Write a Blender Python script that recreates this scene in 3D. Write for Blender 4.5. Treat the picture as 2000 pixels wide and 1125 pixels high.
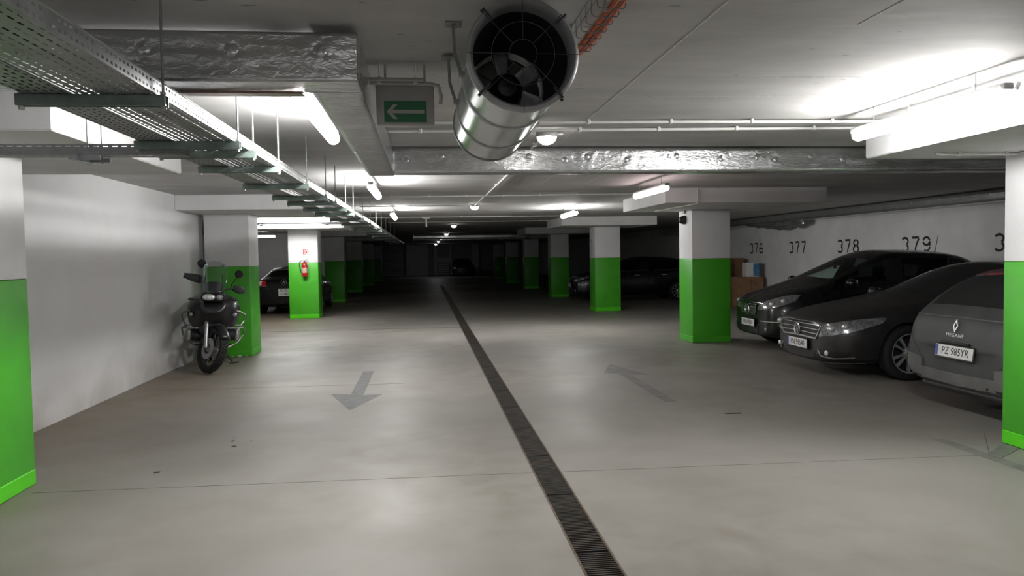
import bpy, bmesh, math, random
import numpy as np
from mathutils import Vector, Matrix, noise
from mathutils.bvhtree import BVHTree
random.seed(7)
for o in list(bpy.data.objects): bpy.data.objects.remove(o)
SC = bpy.context.scene
COL = SC.collection
PI = math.pi
R = math.radians

# ------------------------------------------------------------------ camera
cam_d = bpy.data.cameras.new('camera'); cam = bpy.data.objects.new('camera', cam_d); COL.objects.link(cam)
cam_d.sensor_width = 36.0; cam_d.lens = 27.0; cam_d.clip_start = 0.05; cam_d.clip_end = 200
def camera_axes(F=1500.0, vp=(830.0, 501.0), slope=0.016):
    yc = Vector((vp[0]-1000, vp[1]-562.5, F)).normalized()          # aisle direction seen by the lens
    p2 = Vector((vp[0]-1000+1000, vp[1]-562.5-slope*1000, F))
    up = p2.cross(yc).normalized()
    if up.y > 0: up = -up
    xc = yc.cross(up)
    if xc.x < 0: xc = -xc
    return xc, yc, up
_x, _y, _u = camera_axes()
right = Vector((_x[0], _y[0], _u[0])); down = Vector((_x[1], _y[1], _u[1])); fwd = Vector((_x[2], _y[2], _u[2]))
M = Matrix((( right.x, -down.x, -fwd.x, 0), (right.y, -down.y, -fwd.y, 0), (right.z, -down.z, -fwd.z, 1.6), (0, 0, 0, 1)))
cam.matrix_world = M
SC.camera = cam

# ------------------------------------------------------------------ world and exposure
w = bpy.data.worlds.new('World'); SC.world = w; w.use_nodes = True
w.node_tree.nodes['Background'].inputs[0].default_value = (0.004, 0.0045, 0.006, 1)
w.node_tree.nodes['Background'].inputs[1].default_value = 1.0
SC.view_settings.view_transform = 'Standard'; SC.view_settings.look = 'None'
SC.view_settings.exposure = 1.2; SC.view_settings.gamma = 1.0; SC.view_settings.use_curve_mapping = False
LAMP = 60.0          # radiance of a lit fluorescent tube

# ------------------------------------------------------------------ materials
MATS = {}
def mat(name, col, rough=0.5, metal=0.0, var=0.0, scale=8.0, bump=0.0, bscale=60.0, coat=0.0, spec=0.5, emit=None, es=0.0, col2=None, stretch=None, rvar=0.0):
    if name in MATS: return MATS[name]
    m = bpy.data.materials.new(name); m.use_nodes = True
    nt = m.node_tree; b = nt.nodes['Principled BSDF']
    b.inputs['Base Color'].default_value = (*col, 1); b.inputs['Roughness'].default_value = rough
    b.inputs['Metallic'].default_value = metal; b.inputs['Specular IOR Level'].default_value = spec
    b.inputs['Coat Weight'].default_value = coat; b.inputs['Coat Roughness'].default_value = 0.05
    tc = nt.nodes.new('ShaderNodeTexCoord'); vec = tc.outputs['Object']
    if stretch:
        mp = nt.nodes.new('ShaderNodeMapping'); mp.inputs['Scale'].default_value = stretch
        nt.links.new(vec, mp.inputs['Vector']); vec = mp.outputs['Vector']
    if var > 0 or col2:
        n = nt.nodes.new('ShaderNodeTexNoise'); n.inputs['Scale'].default_value = scale; n.inputs['Detail'].default_value = 6
        nt.links.new(vec, n.inputs['Vector'])
        r = nt.nodes.new('ShaderNodeValToRGB')
        c2 = col2 if col2 else tuple(max(0, c*(1-var)) for c in col)
        r.color_ramp.elements[0].color = (*c2, 1); r.color_ramp.elements[0].position = 0.35
        r.color_ramp.elements[1].color = (*col, 1); r.color_ramp.elements[1].position = 0.65
        nt.links.new(n.outputs['Fac'], r.inputs['Fac']); nt.links.new(r.outputs['Color'], b.inputs['Base Color'])
        if rvar:
            mr = nt.nodes.new('ShaderNodeMapRange'); mr.inputs['To Min'].default_value = rough-rvar; mr.inputs['To Max'].default_value = rough+rvar
            nt.links.new(n.outputs['Fac'], mr.inputs['Value']); nt.links.new(mr.outputs['Result'], b.inputs['Roughness'])
    if bump > 0:
        n2 = nt.nodes.new('ShaderNodeTexNoise'); n2.inputs['Scale'].default_value = bscale; n2.inputs['Detail'].default_value = 4
        nt.links.new(vec, n2.inputs['Vector'])
        bp = nt.nodes.new('ShaderNodeBump'); bp.inputs['Strength'].default_value = bump; bp.inputs['Distance'].default_value = 0.01
        nt.links.new(n2.outputs['Fac'], bp.inputs['Height']); nt.links.new(bp.outputs['Normal'], b.inputs['Normal'])
    if emit:
        b.inputs['Emission Color'].default_value = (*emit, 1); b.inputs['Emission Strength'].default_value = es
    MATS[name] = m
    return m
def glass(name, tint, dust=0.0):
    if name in MATS: return MATS[name]
    m = bpy.data.materials.new(name); m.use_nodes = True; nt = m.node_tree
    nt.nodes.remove(nt.nodes['Principled BSDF'])
    out = nt.nodes['Material Output']
    t = nt.nodes.new('ShaderNodeBsdfTransparent'); t.inputs[0].default_value = (*tint, 1)
    g = nt.nodes.new('ShaderNodeBsdfGlossy'); g.inputs['Roughness'].default_value = 0.06; g.inputs[0].default_value = (0.9, 0.95, 1, 1)
    mx = nt.nodes.new('ShaderNodeMixShader'); fr = nt.nodes.new('ShaderNodeFresnel'); fr.inputs['IOR'].default_value = 1.45
    tc = nt.nodes.new('ShaderNodeTexCoord'); n = nt.nodes.new('ShaderNodeTexNoise'); n.inputs['Scale'].default_value = 3
    nt.links.new(tc.outputs['Object'], n.inputs['Vector'])
    ml = nt.nodes.new('ShaderNodeMath'); ml.operation = 'MULTIPLY_ADD'; ml.inputs[1].default_value = 0.02
    nt.links.new(n.outputs['Fac'], ml.inputs[0]); nt.links.new(fr.outputs[0], ml.inputs[2])
    base = t.outputs[0]
    if dust:
        df = nt.nodes.new('ShaderNodeBsdfDiffuse'); df.inputs[0].default_value = (0.045, 0.048, 0.047, 1); dm = nt.nodes.new('ShaderNodeMixShader'); dm.inputs[0].default_value = dust
        nt.links.new(t.outputs[0], dm.inputs[1]); nt.links.new(df.outputs[0], dm.inputs[2]); base = dm.outputs[0]
    nt.links.new(ml.outputs[0], mx.inputs[0]); nt.links.new(base, mx.inputs[1]); nt.links.new(g.outputs[0], mx.inputs[2])
    nt.links.new(mx.outputs[0], out.inputs[0]); MATS[name] = m
    return m

m_white = mat('white_paint', (0.74, 0.74, 0.75), 0.75, var=0.10, scale=2.2, bump=0.12, bscale=35)
m_green = mat('green_paint', (0.060, 0.40, 0.018), 0.42, var=0.10, scale=3, bump=0.06, bscale=40)
m_stripe = mat('bright_green_paint', (0.085, 0.60, 0.006), 0.42, var=0.08, scale=4, bump=0.06, bscale=40)
m_galv = mat('galvanised_steel', (0.50, 0.52, 0.53), 0.38, 0.85, var=0.25, scale=18, rvar=0.08)
m_galvdark = mat('aged_galvanised_steel', (0.30, 0.32, 0.31), 0.48, 0.75, var=0.3, scale=14, rvar=0.08)
m_channel = mat('grey_green_zinc', (0.22, 0.28, 0.255), 0.5, 0.35, var=0.25, scale=20)
m_black = mat('black_plastic', (0.012, 0.012, 0.013), 0.45, var=0.2, scale=20)
m_dark = mat('dark_grey_plastic', (0.035, 0.036, 0.04), 0.55, var=0.2, scale=20, bump=0.05, bscale=200)
m_rubber = mat('tyre_rubber', (0.014, 0.014, 0.015), 0.8, var=0.3, scale=30, bump=0.1, bscale=90)
m_chrome = mat('chrome', (0.70, 0.71, 0.73), 0.22, 1.0, var=0.08, scale=10)
m_alloy = mat('alloy', (0.62, 0.63, 0.65), 0.32, 0.6, var=0.12, scale=12)
m_pvc = mat('white_pvc', (0.72, 0.72, 0.70), 0.4, var=0.08, scale=10)
m_greyplast = mat('grey_plastic', (0.45, 0.45, 0.45), 0.45, var=0.08, scale=10)
m_orange = mat('orange_cable', (0.55, 0.10, 0.018), 0.5, var=0.25, scale=14)
m_red = mat('red_enamel', (0.45, 0.012, 0.010), 0.25, var=0.15, scale=14, coat=0.4)
m_redprint = mat('red_print', (0.60, 0.02, 0.015), 0.5, var=0.1, scale=30)
m_cardboard = mat('cardboard', (0.30, 0.165, 0.085), 0.8, var=0.25, scale=7, bump=0.05, bscale=60)
m_tape = mat('packing_tape', (0.36, 0.24, 0.12), 0.35, var=0.15, scale=12)
m_print = mat('black_stencil_paint', (0.012, 0.012, 0.014), 0.6, var=0.3, scale=30)
m_lettering = mat('plate_black', (0.012, 0.012, 0.014), 0.5, var=0.1, scale=30)
m_plate = mat('plate_white', (0.72, 0.72, 0.70), 0.4, var=0.06, scale=12)
m_plateblue = mat('plate_blue', (0.02, 0.06, 0.35), 0.4, var=0.1, scale=12)
m_lamp_on = mat('fluorescent_tube_lit', (0.9, 0.9, 0.9), 0.4, emit=(1.0, 0.985, 0.96), es=LAMP, var=0.02)
m_lamp_pink = mat('fluorescent_tube_lit_pinkish', (0.9, 0.85, 0.85), 0.4, emit=(1.0, 0.80, 0.80), es=LAMP*0.10, var=0.02)
m_lamp_dim = mat('fluorescent_tube_dim', (0.9, 0.9, 0.9), 0.4, emit=(1.0, 0.985, 0.96), es=LAMP*0.10, var=0.02)
m_lamp_half = mat('fluorescent_tube_half', (0.9, 0.9, 0.9), 0.4, emit=(1.0, 0.985, 0.96), es=LAMP*0.45, var=0.02)
m_lamp_bulk = mat('bulkhead_lens_lit', (0.9, 0.9, 0.9), 0.4, emit=(1.0, 0.97, 0.93), es=LAMP*0.2, var=0.02)
m_lamp_bulk2 = mat('bulkhead_lens_bright', (0.9, 0.9, 0.9), 0.4, emit=(0.93, 0.95, 1.0), es=LAMP*0.9, var=0.02)

# foil: bright metal with crumpled relief
def foil():
    m = bpy.data.materials.new('aluminium_foil'); m.use_nodes = True; nt = m.node_tree; b = nt.nodes['Principled BSDF']
    b.inputs['Metallic'].default_value = 0.80; b.inputs['Roughness'].default_value = 0.23
    tc = nt.nodes.new('ShaderNodeTexCoord')
    n = nt.nodes.new('ShaderNodeTexNoise'); n.inputs['Scale'].default_value = 5; n.inputs['Detail'].default_value = 5
    r = nt.nodes.new('ShaderNodeValToRGB'); r.color_ramp.elements[0].color = (0.44, 0.45, 0.46, 1); r.color_ramp.elements[1].color = (0.74, 0.75, 0.76, 1)
    nt.links.new(tc.outputs['Object'], n.inputs['Vector']); nt.links.new(n.outputs['Fac'], r.inputs['Fac']); nt.links.new(r.outputs['Color'], b.inputs['Base Color'])
    v = nt.nodes.new('ShaderNodeTexVoronoi'); v.inputs['Scale'].default_value = 60; v.feature = 'F1'
    n2 = nt.nodes.new('ShaderNodeTexNoise'); n2.inputs['Scale'].default_value = 16; n2.inputs['Detail'].default_value = 6; n2.inputs['Distortion'].default_value = 1.5
    mp = nt.nodes.new('ShaderNodeMapping'); mp.inputs['Scale'].default_value = (1.0, 1.0, 2.0)
    nt.links.new(tc.outputs['Object'], mp.inputs[0]); nt.links.new(tc.outputs['Object'], v.inputs['Vector']); nt.links.new(mp.outputs[0], n2.inputs['Vector'])
    mv = nt.nodes.new('ShaderNodeMath'); mv.operation = 'MULTIPLY'; mv.inputs[1].default_value = 0.10; nt.links.new(v.outputs['Distance'], mv.inputs[0])
    a = nt.nodes.new('ShaderNodeMath'); a.operation = 'ADD'; nt.links.new(mv.outputs[0], a.inputs[0]); nt.links.new(n2.outputs['Fac'], a.inputs[1])
    bp = nt.nodes.new('ShaderNodeBump'); bp.inputs['Strength'].default_value = 0.22; bp.inputs['Distance'].default_value = 0.02
    nt.links.new(a.outputs[0], bp.inputs['Height']); nt.links.new(bp.outputs['Normal'], b.inputs['Normal'])
    return m
m_foil = foil()
m_foiltape = mat('brown_tape', (0.30, 0.20, 0.15), 0.3, 0.5, var=0.4, scale=20, bump=0.3, bscale=60)

def floor_material():
    m = bpy.data.materials.new('power_floated_concrete'); m.use_nodes = True; nt = m.node_tree; b = nt.nodes['Principled BSDF']
    tc = nt.nodes.new('ShaderNodeTexCoord')
    def nz(s, d=6, dist=0.0, vec=None):
        n = nt.nodes.new('ShaderNodeTexNoise'); n.inputs['Scale'].default_value = s; n.inputs['Detail'].default_value = d; n.inputs['Distortion'].default_value = dist
        nt.links.new(vec or tc.outputs['Object'], n.inputs['Vector']); return n.outputs['Fac']
    def ramp(f, stops):
        r = nt.nodes.new('ShaderNodeValToRGB'); e = r.color_ramp.elements
        e[0].position, e[0].color = stops[0][0], (*stops[0][1], 1); e[1].position, e[1].color = stops[-1][0], (*stops[-1][1], 1)
        nt.links.new(f, r.inputs['Fac']); return r.outputs['Color']
    def mix(fac, a, c):
        x = nt.nodes.new('ShaderNodeMix'); x.data_type = 'RGBA'
        nt.links.new(fac, x.inputs[0]); nt.links.new(a, x.inputs[6]); nt.links.new(c, x.inputs[7]); return x.outputs[2]
    base = ramp(nz(0.55, 8, 0.6), [(0.3, (0.178, 0.166, 0.150)), (0.7, (0.262, 0.250, 0.232))])
    warm = ramp(nz(3.2, 8, 0.3), [(0.3, (0.170, 0.152, 0.130)), (0.75, (0.252, 0.238, 0.218))])
    f1 = ramp(nz(0.28, 4), [(0.42, (0, 0, 0)), (0.62, (1, 1, 1))])
    c = mix(f1, base, warm)
    # dusty brown strip swept against the left wall (dirt that stays where it is)
    sx = nt.nodes.new('ShaderNodeSeparateXYZ'); nt.links.new(tc.outputs['Object'], sx.inputs[0])
    mr = nt.nodes.new('ShaderNodeMapRange'); mr.inputs['From Min'].default_value = -1.9; mr.inputs['From Max'].default_value = -3.4
    nt.links.new(sx.outputs['X'], mr.inputs['Value'])
    ad = nt.nodes.new('ShaderNodeMath'); ad.operation = 'MULTIPLY'; nt.links.new(mr.outputs[0], ad.inputs[0]); nt.links.new(nz(1.6, 6, 0.5), ad.inputs[1])
    ad2 = nt.nodes.new('ShaderNodeMath'); ad2.operation = 'MULTIPLY'; ad2.inputs[1].default_value = 1.5; nt.links.new(ad.outputs[0], ad2.inputs[0]); ad2.use_clamp = True
    dirt = nt.nodes.new('ShaderNodeRGB'); dirt.outputs[0].default_value = (0.150, 0.115, 0.080, 1)
    c = mix(ad2.outputs[0], c, dirt.outputs[0])
    sp = ramp(nz(26, 3), [(0.70, (0, 0, 0)), (0.78, (0.35, 0.35, 0.35))])
    dk = nt.nodes.new('ShaderNodeRGB'); dk.outputs[0].default_value = (0.14, 0.133, 0.122, 1)
    c = mix(sp, c, dk.outputs[0])
    nt.links.new(c, b.inputs['Base Color'])
    mr2 = nt.nodes.new('ShaderNodeMapRange'); mr2.inputs['To Min'].default_value = 0.36; mr2.inputs['To Max'].default_value = 0.66
    nt.links.new(nz(1.1, 7, 0.4), mr2.inputs['Value']); nt.links.new(mr2.outputs[0], b.inputs['Roughness'])
    bp = nt.nodes.new('ShaderNodeBump'); bp.inputs['Strength'].default_value = 0.10; bp.inputs['Distance'].default_value = 0.01
    nt.links.new(nz(7, 6), bp.inputs['Height']); nt.links.new(bp.outputs['Normal'], b.inputs['Normal'])
    return m
m_floor = floor_material()
def ceiling_material():
    m = bpy.data.materials.new('painted_concrete_soffit'); m.use_nodes = True; nt = m.node_tree; b = nt.nodes['Principled BSDF']
    tc = nt.nodes.new('ShaderNodeTexCoord')
    n = nt.nodes.new('ShaderNodeTexNoise'); n.inputs['Scale'].default_value = 1.4; n.inputs['Detail'].default_value = 7
    r = nt.nodes.new('ShaderNodeValToRGB'); r.color_ramp.elements[0].color = (0.40, 0.395, 0.385, 1); r.color_ramp.elements[0].position = 0.3
    r.color_ramp.elements[1].color = (0.52, 0.515, 0.51, 1); r.color_ramp.elements[1].position = 0.7
    mp = nt.nodes.new('ShaderNodeMapping'); mp.inputs['Scale'].default_value = (0.8, 2.2, 1)
    nt.links.new(tc.outputs['Object'], mp.inputs[0]); nt.links.new(mp.outputs[0], n.inputs['Vector']); nt.links.new(n.outputs['Fac'], r.inputs['Fac'])
    n3 = nt.nodes.new('ShaderNodeTexNoise'); n3.inputs['Scale'].default_value = 9; n3.inputs['Detail'].default_value = 2
    nt.links.new(mp.outputs[0], n3.inputs['Vector'])
    r3 = nt.nodes.new('ShaderNodeValToRGB'); r3.color_ramp.elements[0].position = 0.72; r3.color_ramp.elements[1].position = 0.75
    nt.links.new(n3.outputs['Fac'], r3.inputs['Fac'])
    mx = nt.nodes.new('ShaderNodeMix'); mx.data_type = 'RGBA'; nt.links.new(r3.outputs['Color'], mx.inputs[0]); nt.links.new(r.outputs['Color'], mx.inputs[6]); mx.inputs[7].default_value = (0.25, 0.245, 0.24, 1)
    nt.links.new(mx.outputs[2], b.inputs['Base Color']); b.inputs['Roughness'].default_value = 0.8
    n2 = nt.nodes.new('ShaderNodeTexNoise'); n2.inputs['Scale'].default_value = 5; n2.inputs['Detail'].default_value = 6
    nt.links.new(mp.outputs[0], n2.inputs['Vector'])
    bp = nt.nodes.new('ShaderNodeBump'); bp.inputs['Strength'].default_value = 0.15; bp.inputs['Distance'].default_value = 0.02
    nt.links.new(n2.outputs['Fac'], bp.inputs['Height']); nt.links.new(bp.outputs['Normal'], b.inputs['Normal'])
    return m
m_ceil = ceiling_material()

# ------------------------------------------------------------------ mesh helpers
class MB:
    def __init__(s): s.v = []; s.f = []
    def add(s, vs, fs):
        n = len(s.v); s.v += [tuple(p) for p in vs]; s.f += [tuple(i+n for i in f) for f in fs]; return s
    def box(s, a, b):
        (x0, y0, z0), (x1, y1, z1) = a, b
        return s.add([(x0,y0,z0),(x1,y0,z0),(x1,y1,z0),(x0,y1,z0),(x0,y0,z1),(x1,y0,z1),(x1,y1,z1),(x0,y1,z1)],
                     [(0,3,2,1),(4,5,6,7),(0,1,5,4),(1,2,6,5),(2,3,7,6),(3,0,4,7)])
    def cbox(s, c, sz, rot=None):
        h = [k/2 for k in sz]; t = MB().box((-h[0],-h[1],-h[2]), tuple(h))
        m = Matrix.Translation(c) @ (rot.to_4x4() if rot is not None else Matrix.Identity(4))
        return s.add([m @ Vector(p) for p in t.v], t.f)
    def rbox(s, a, b, r=0.01, seg=2, m=None):
        bm = bmesh.new(); c = [(p+q)/2 for p, q in zip(a, b)]; d = [abs(q-p) for p, q in zip(a, b)]
        bmesh.ops.create_cube(bm, size=1); bmesh.ops.scale(bm, vec=d, verts=bm.verts); bmesh.ops.translate(bm, vec=c, verts=bm.verts)
        bmesh.ops.bevel(bm, geom=list(bm.edges), offset=min(r, min(d)*0.49), segments=seg, affect='EDGES', profile=0.5)
        return s.bm(bm, m)
    def bm(s, bm, m=None):
        bm.verts.index_update(); vs = [v.co.copy() for v in bm.verts]
        if m is not None: vs = [m @ v for v in vs]
        s.add(vs, [[v.index for v in f.verts] for f in bm.faces]); bm.free(); return s
    def cyl(s, p0, p1, r0, r1=None, n=12, caps=True):
        p0 = Vector(p0); p1 = Vector(p1); r1 = r0 if r1 is None else r1
        d = (p1-p0).normalized(); a = d.orthogonal().normalized(); b = d.cross(a)
        vs = []
        for p, r in ((p0, r0), (p1, r1)):
            vs += [p + (a*math.cos(2*PI*i/n) + b*math.sin(2*PI*i/n))*r for i in range(n)]
        fs = [(i, (i+1) % n, n+(i+1) % n, n+i) for i in range(n)]
        if caps: fs += [tuple(range(n-1, -1, -1)), tuple(range(n, 2*n))]
        return s.add(vs, fs)
    def tube(s, pts, r, n=8, caps=True, closed=False):
        pts = [Vector(p) for p in pts]; m = len(pts); rs = r if isinstance(r, (list, tuple)) else [r]*m
        vs = []; up = None
        for i, p in enumerate(pts):
            if closed: d = pts[(i+1) % m]-pts[i-1]
            else: d = pts[min(i+1, m-1)]-pts[max(i-1, 0)]
            d.normalize()
            if up is None: up = d.orthogonal().normalized()
            else:
                up = up - d*up.dot(d)
                up = up.normalized() if up.length > 1e-6 else d.orthogonal().normalized()
            b = d.cross(up)
            vs += [p + (up*math.cos(2*PI*k/n)+b*math.sin(2*PI*k/n))*rs[i] for k in range(n)]
        fs = []
        for i in range(m if closed else m-1):
            j = (i+1) % m
            fs += [(i*n+k, i*n+(k+1) % n, j*n+(k+1) % n, j*n+k) for k in range(n)]
        if caps and not closed: fs += [tuple(range(n-1, -1, -1)), tuple(range((m-1)*n, m*n))]
        return s.add(vs, fs)
    def lathe(s, prof, n=24, m=None, closed=False, arc=2*PI):
        # prof: (radius, height along z)
        k = len(prof); vs = []; full = abs(arc-2*PI) < 1e-6; steps = n if full else n+1
        for i in range(steps):
            a = arc*i/n
            vs += [Vector((r*math.cos(a), r*math.sin(a), h)) for r, h in prof]
        fs = []
        for i in range(n):
            i2 = (i+1) % steps
            for j in range(k if closed else k-1):
                j2 = (j+1) % k
                fs.append((i*k+j, i2*k+j, i2*k+j2, i*k+j2))
        if m is not None: vs = [m @ v for v in vs]
        return s.add(vs, fs)
    def prism(s, poly, d, m=None):
        n = len(poly); vs = [Vector((x, y, 0)) for x, y in poly]+[Vector((x, y, d)) for x, y in poly]
        if m is not None: vs = [m @ v for v in vs]
        return s.add(vs, [tuple(range(n-1, -1, -1)), tuple(range(n, 2*n))]+[(i, (i+1) % n, n+(i+1) % n, n+i) for i in range(n)])
    def ball(s, c, r, m=None, nu=16, nv=10):
        rr = r if isinstance(r, (tuple, list)) else (r, r, r)
        t = MB().lathe([(max(1e-4, math.sin(PI*i/nv)), -math.cos(PI*i/nv)) for i in range(nv+1)], nu)
        q = Matrix.Translation(c) @ (m.to_4x4() if m is not None else Matrix.Identity(4))
        return s.add([q @ Vector((x*rr[0], y*rr[1], z*rr[2])) for x, y, z in t.v], t.f)
    def xf(s, m): s.v = [tuple(m @ Vector(p)) for p in s.v]; return s
    def mesh(s, name, material, smooth=True, angle=35):
        me = bpy.data.meshes.new(name); me.from_pydata([tuple(p) for p in s.v], [], s.f); me.validate()
        bm = bmesh.new(); bm.from_mesh(me); bmesh.ops.remove_doubles(bm, verts=bm.verts, dist=1e-5); bmesh.ops.recalc_face_normals(bm, faces=bm.faces); bm.to_mesh(me); bm.free()
        for mm in (material if isinstance(material, (list, tuple)) else [material]): me.materials.append(mm)
        if smooth:
            me.polygons.foreach_set('use_smooth', [True]*len(me.polygons)); me.set_sharp_from_angle(angle=R(angle))
        return me
    def build(s, name, material, parent=None, loc=None, smooth=True, angle=35):
        return link(name, s.mesh(name, material, smooth, angle), parent, loc)
def link(name, me, parent=None, loc=None, rot=None):
    o = bpy.data.objects.new(name, me); COL.objects.link(o)
    if parent is not None: o.parent = parent
    if loc is not None: o.location = loc
    if rot is not None: o.rotation_euler = rot
    return o
def tag(o, label, cat, group=None, kind=None):
    if label: o['label'] = label
    if cat: o['category'] = cat
    if group: o['group'] = group
    if kind: o['kind'] = kind
    return o
def struct(o): o['kind'] = 'structure'; return o
def thing(name, label, cat, loc=(0, 0, 0), rot=(0, 0, 0), group=None):
    o = bpy.data.objects.new(name, None); COL.objects.link(o); o.location = loc; o.rotation_euler = rot; o.empty_display_size = 0.1
    return tag(o, label, cat, group)
def text_mb(body, size, sx=1.0, depth=0.0, m=None, spacing=1.0):
    cu = bpy.data.curves.new('t', 'FONT'); cu.body = body; cu.size = size; cu.align_x = 'CENTER'; cu.align_y = 'CENTER'; cu.extrude = depth; cu.space_character = spacing
    cu.resolution_u = 3
    ob = bpy.data.objects.new('t', cu); COL.objects.link(ob)
    dg = bpy.context.evaluated_depsgraph_get(); me = bpy.data.meshes.new_from_object(ob.evaluated_get(dg))
    mb = MB(); q = m if m is not None else Matrix.Identity(4)
    mb.add([q @ Vector((v.co.x*sx, v.co.y, v.co.z)) for v in me.vertices], [tuple(p.vertices) for p in me.polygons])
    bpy.data.objects.remove(ob); bpy.data.curves.remove(cu); bpy.data.meshes.remove(me)
    return mb
def frame(origin, xa, ya):
    # matrix whose local x, y run along xa, ya
    xa = Vector(xa).normalized(); ya = Vector(ya).normalized(); za = xa.cross(ya).normalized(); ya = za.cross(xa)
    return Matrix(((xa.x, ya.x, za.x, origin[0]), (xa.y, ya.y, za.y, origin[1]), (xa.z, ya.z, za.z, origin[2]), (0, 0, 0, 1)))
def arc(c, r, a0, a1, n, u=(1, 0, 0), v=(0, 0, 1)):
    c = Vector(c); u = Vector(u); v = Vector(v)
    return [c + u*(r*math.cos(a0+(a1-a0)*i/n)) + v*(r*math.sin(a0+(a1-a0)*i/n)) for i in range(n+1)]
ORD = ['first', 'second', 'third', 'fourth', 'fifth', 'sixth', 'seventh', 'eighth', 'ninth', 'tenth', 'eleventh', 'twelfth', 'thirteenth', 'fourteenth']
# ------------------------------------------------------------------ structure
CZ = 2.58          # soffit height
PZ = 2.35          # underside of the drop panels
DX0, DX1 = 0.765, 0.957
fl = MB().box((-9.0, -4.2, -0.2), (DX0, 66.2, 0)).box((DX1, -4.2, -0.2), (10.1, 66.2, 0)).box((DX0, 42, -0.2), (DX1, 66.2, 0)).box((DX0, -4.2, -0.2), (DX1, 42, -0.12))
floor = struct(fl.build('floor', m_floor, smooth=False))
ceiling = struct(MB().box((-9.0, -4.2, CZ), (10.1, 66.2, CZ+0.25)).build('ceiling', m_ceil, smooth=False))
def wall_material():
    m = bpy.data.materials.new('stained_white_wall'); m.use_nodes = True; nt = m.node_tree; b = nt.nodes['Principled BSDF']; b.inputs['Roughness'].default_value = 0.8
    tc = nt.nodes.new('ShaderNodeTexCoord'); n = nt.nodes.new('ShaderNodeTexNoise'); n.inputs['Scale'].default_value = 1.1; n.inputs['Detail'].default_value = 8; n.inputs['Distortion'].default_value = 0.5
    nt.links.new(tc.outputs['Object'], n.inputs['Vector'])
    s = nt.nodes.new('ShaderNodeSeparateXYZ'); nt.links.new(tc.outputs['Object'], s.inputs[0])
    mr = nt.nodes.new('ShaderNodeMapRange'); mr.inputs['From Min'].default_value = 0.55; mr.inputs['From Max'].default_value = 0.0; mr.inputs['To Max'].default_value = 1.0; mr.inputs['To Min'].default_value = 0.25
    nt.links.new(s.outputs['Z'], mr.inputs['Value'])
    ml = nt.nodes.new('ShaderNodeMath'); ml.operation = 'MULTIPLY'; nt.links.new(mr.outputs[0], ml.inputs[0]); nt.links.new(n.outputs['Fac'], ml.inputs[1])
    r = nt.nodes.new('ShaderNodeValToRGB'); e = r.color_ramp.elements
    e[0].position = 0.10; e[0].color = (0.74, 0.74, 0.755, 1); e[1].position = 0.78; e[1].color = (0.30, 0.27, 0.24, 1)
    nt.links.new(ml.outputs[0], r.inputs['Fac']); nt.links.new(r.outputs['Color'], b.inputs['Base Color'])
    bp = nt.nodes.new('ShaderNodeBump'); bp.inputs['Strength'].default_value = 0.1; bp.inputs['Distance'].default_value = 0.01
    n2 = nt.nodes.new('ShaderNodeTexNoise'); n2.inputs['Scale'].default_value = 30; nt.links.new(tc.outputs['Object'], n2.inputs['Vector'])
    nt.links.new(n2.outputs['Fac'], bp.inputs['Height']); nt.links.new(bp.outputs['Normal'], b.inputs['Normal'])
    return m
m_wall = wall_material()
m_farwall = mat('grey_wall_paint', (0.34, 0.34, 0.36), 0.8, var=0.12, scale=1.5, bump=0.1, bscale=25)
struct(MB().box((-3.95, -4.2, 0), (-3.7, 13.4, CZ)).build('wall_left', m_wall, smooth=False))
struct(MB().box((-9.0, 13.15, 0), (-3.95, 13.4, CZ)).build('wall_left_return', m_wall, smooth=False))
struct(MB().box((-8.8, 31.0, 0), (-3.65, 31.2, CZ)).build('wall_left_partition', m_white, smooth=False))
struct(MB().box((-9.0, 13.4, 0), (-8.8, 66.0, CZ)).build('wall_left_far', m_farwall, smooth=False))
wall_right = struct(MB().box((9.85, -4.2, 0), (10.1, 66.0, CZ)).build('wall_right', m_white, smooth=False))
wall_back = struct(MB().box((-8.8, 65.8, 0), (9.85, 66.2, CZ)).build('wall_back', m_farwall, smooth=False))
struct(MB().box((-3.7, -4.2, 0), (9.85, -4.0, CZ)).build('wall_front', m_white, smooth=False))

# construction joints in the floor and board marks in the soffit
m_joint = mat('joint_filler', (0.10, 0.095, 0.085), 0.8, var=0.3, scale=20)
m_gap = mat('dark_joint', (0.018, 0.018, 0.018), 0.8, var=0.3, scale=20)
def strip(name, p0, p1, wd, m, parent, z=0.0, h=0.0012):
    p0 = Vector((*p0, z)); p1 = Vector((*p1, z)); d = (p1-p0).normalized(); s = Vector((-d.y, d.x, 0))*wd/2
    n = 10; vs = []; fs = []
    for i in range(n+1):
        p = p0.lerp(p1, i/n)
        vs += [p-s, p+s, p+s+Vector((0, 0, h)), p-s+Vector((0, 0, h))]
    for i in range(n):
        a = i*4; b = a+4
        fs += [(a, a+1, b+1, b), (a+1, a+2, b+2, b+1), (a+2, a+3, b+3, b+2), (a+3, a, b, b+3)]
    return MB().add(vs, fs).build(name, m, parent, smooth=False)
strip('floor_joint', (-2.75, 5.62), (0.765, 5.53), 0.004, m_joint, floor)
strip('floor_joint', (0.957, 5.52), (4.3, 5.42), 0.004, m_joint, floor)
strip('floor_joint', (-3.5, 9.85), (-0.3, 9.75), 0.005, m_joint, floor)
strip('floor_joint', (-8.8, 17.42), (0.765, 17.24), 0.035, m_gap, floor)
strip('floor_joint', (4.3, 5.42), (4.75, 6.05), 0.006, m_joint, floor)
m_ridge = mat('plaster_ridge', (0.66, 0.655, 0.65), 0.8, var=0.3, scale=40, bump=0.4, bscale=60)
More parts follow.
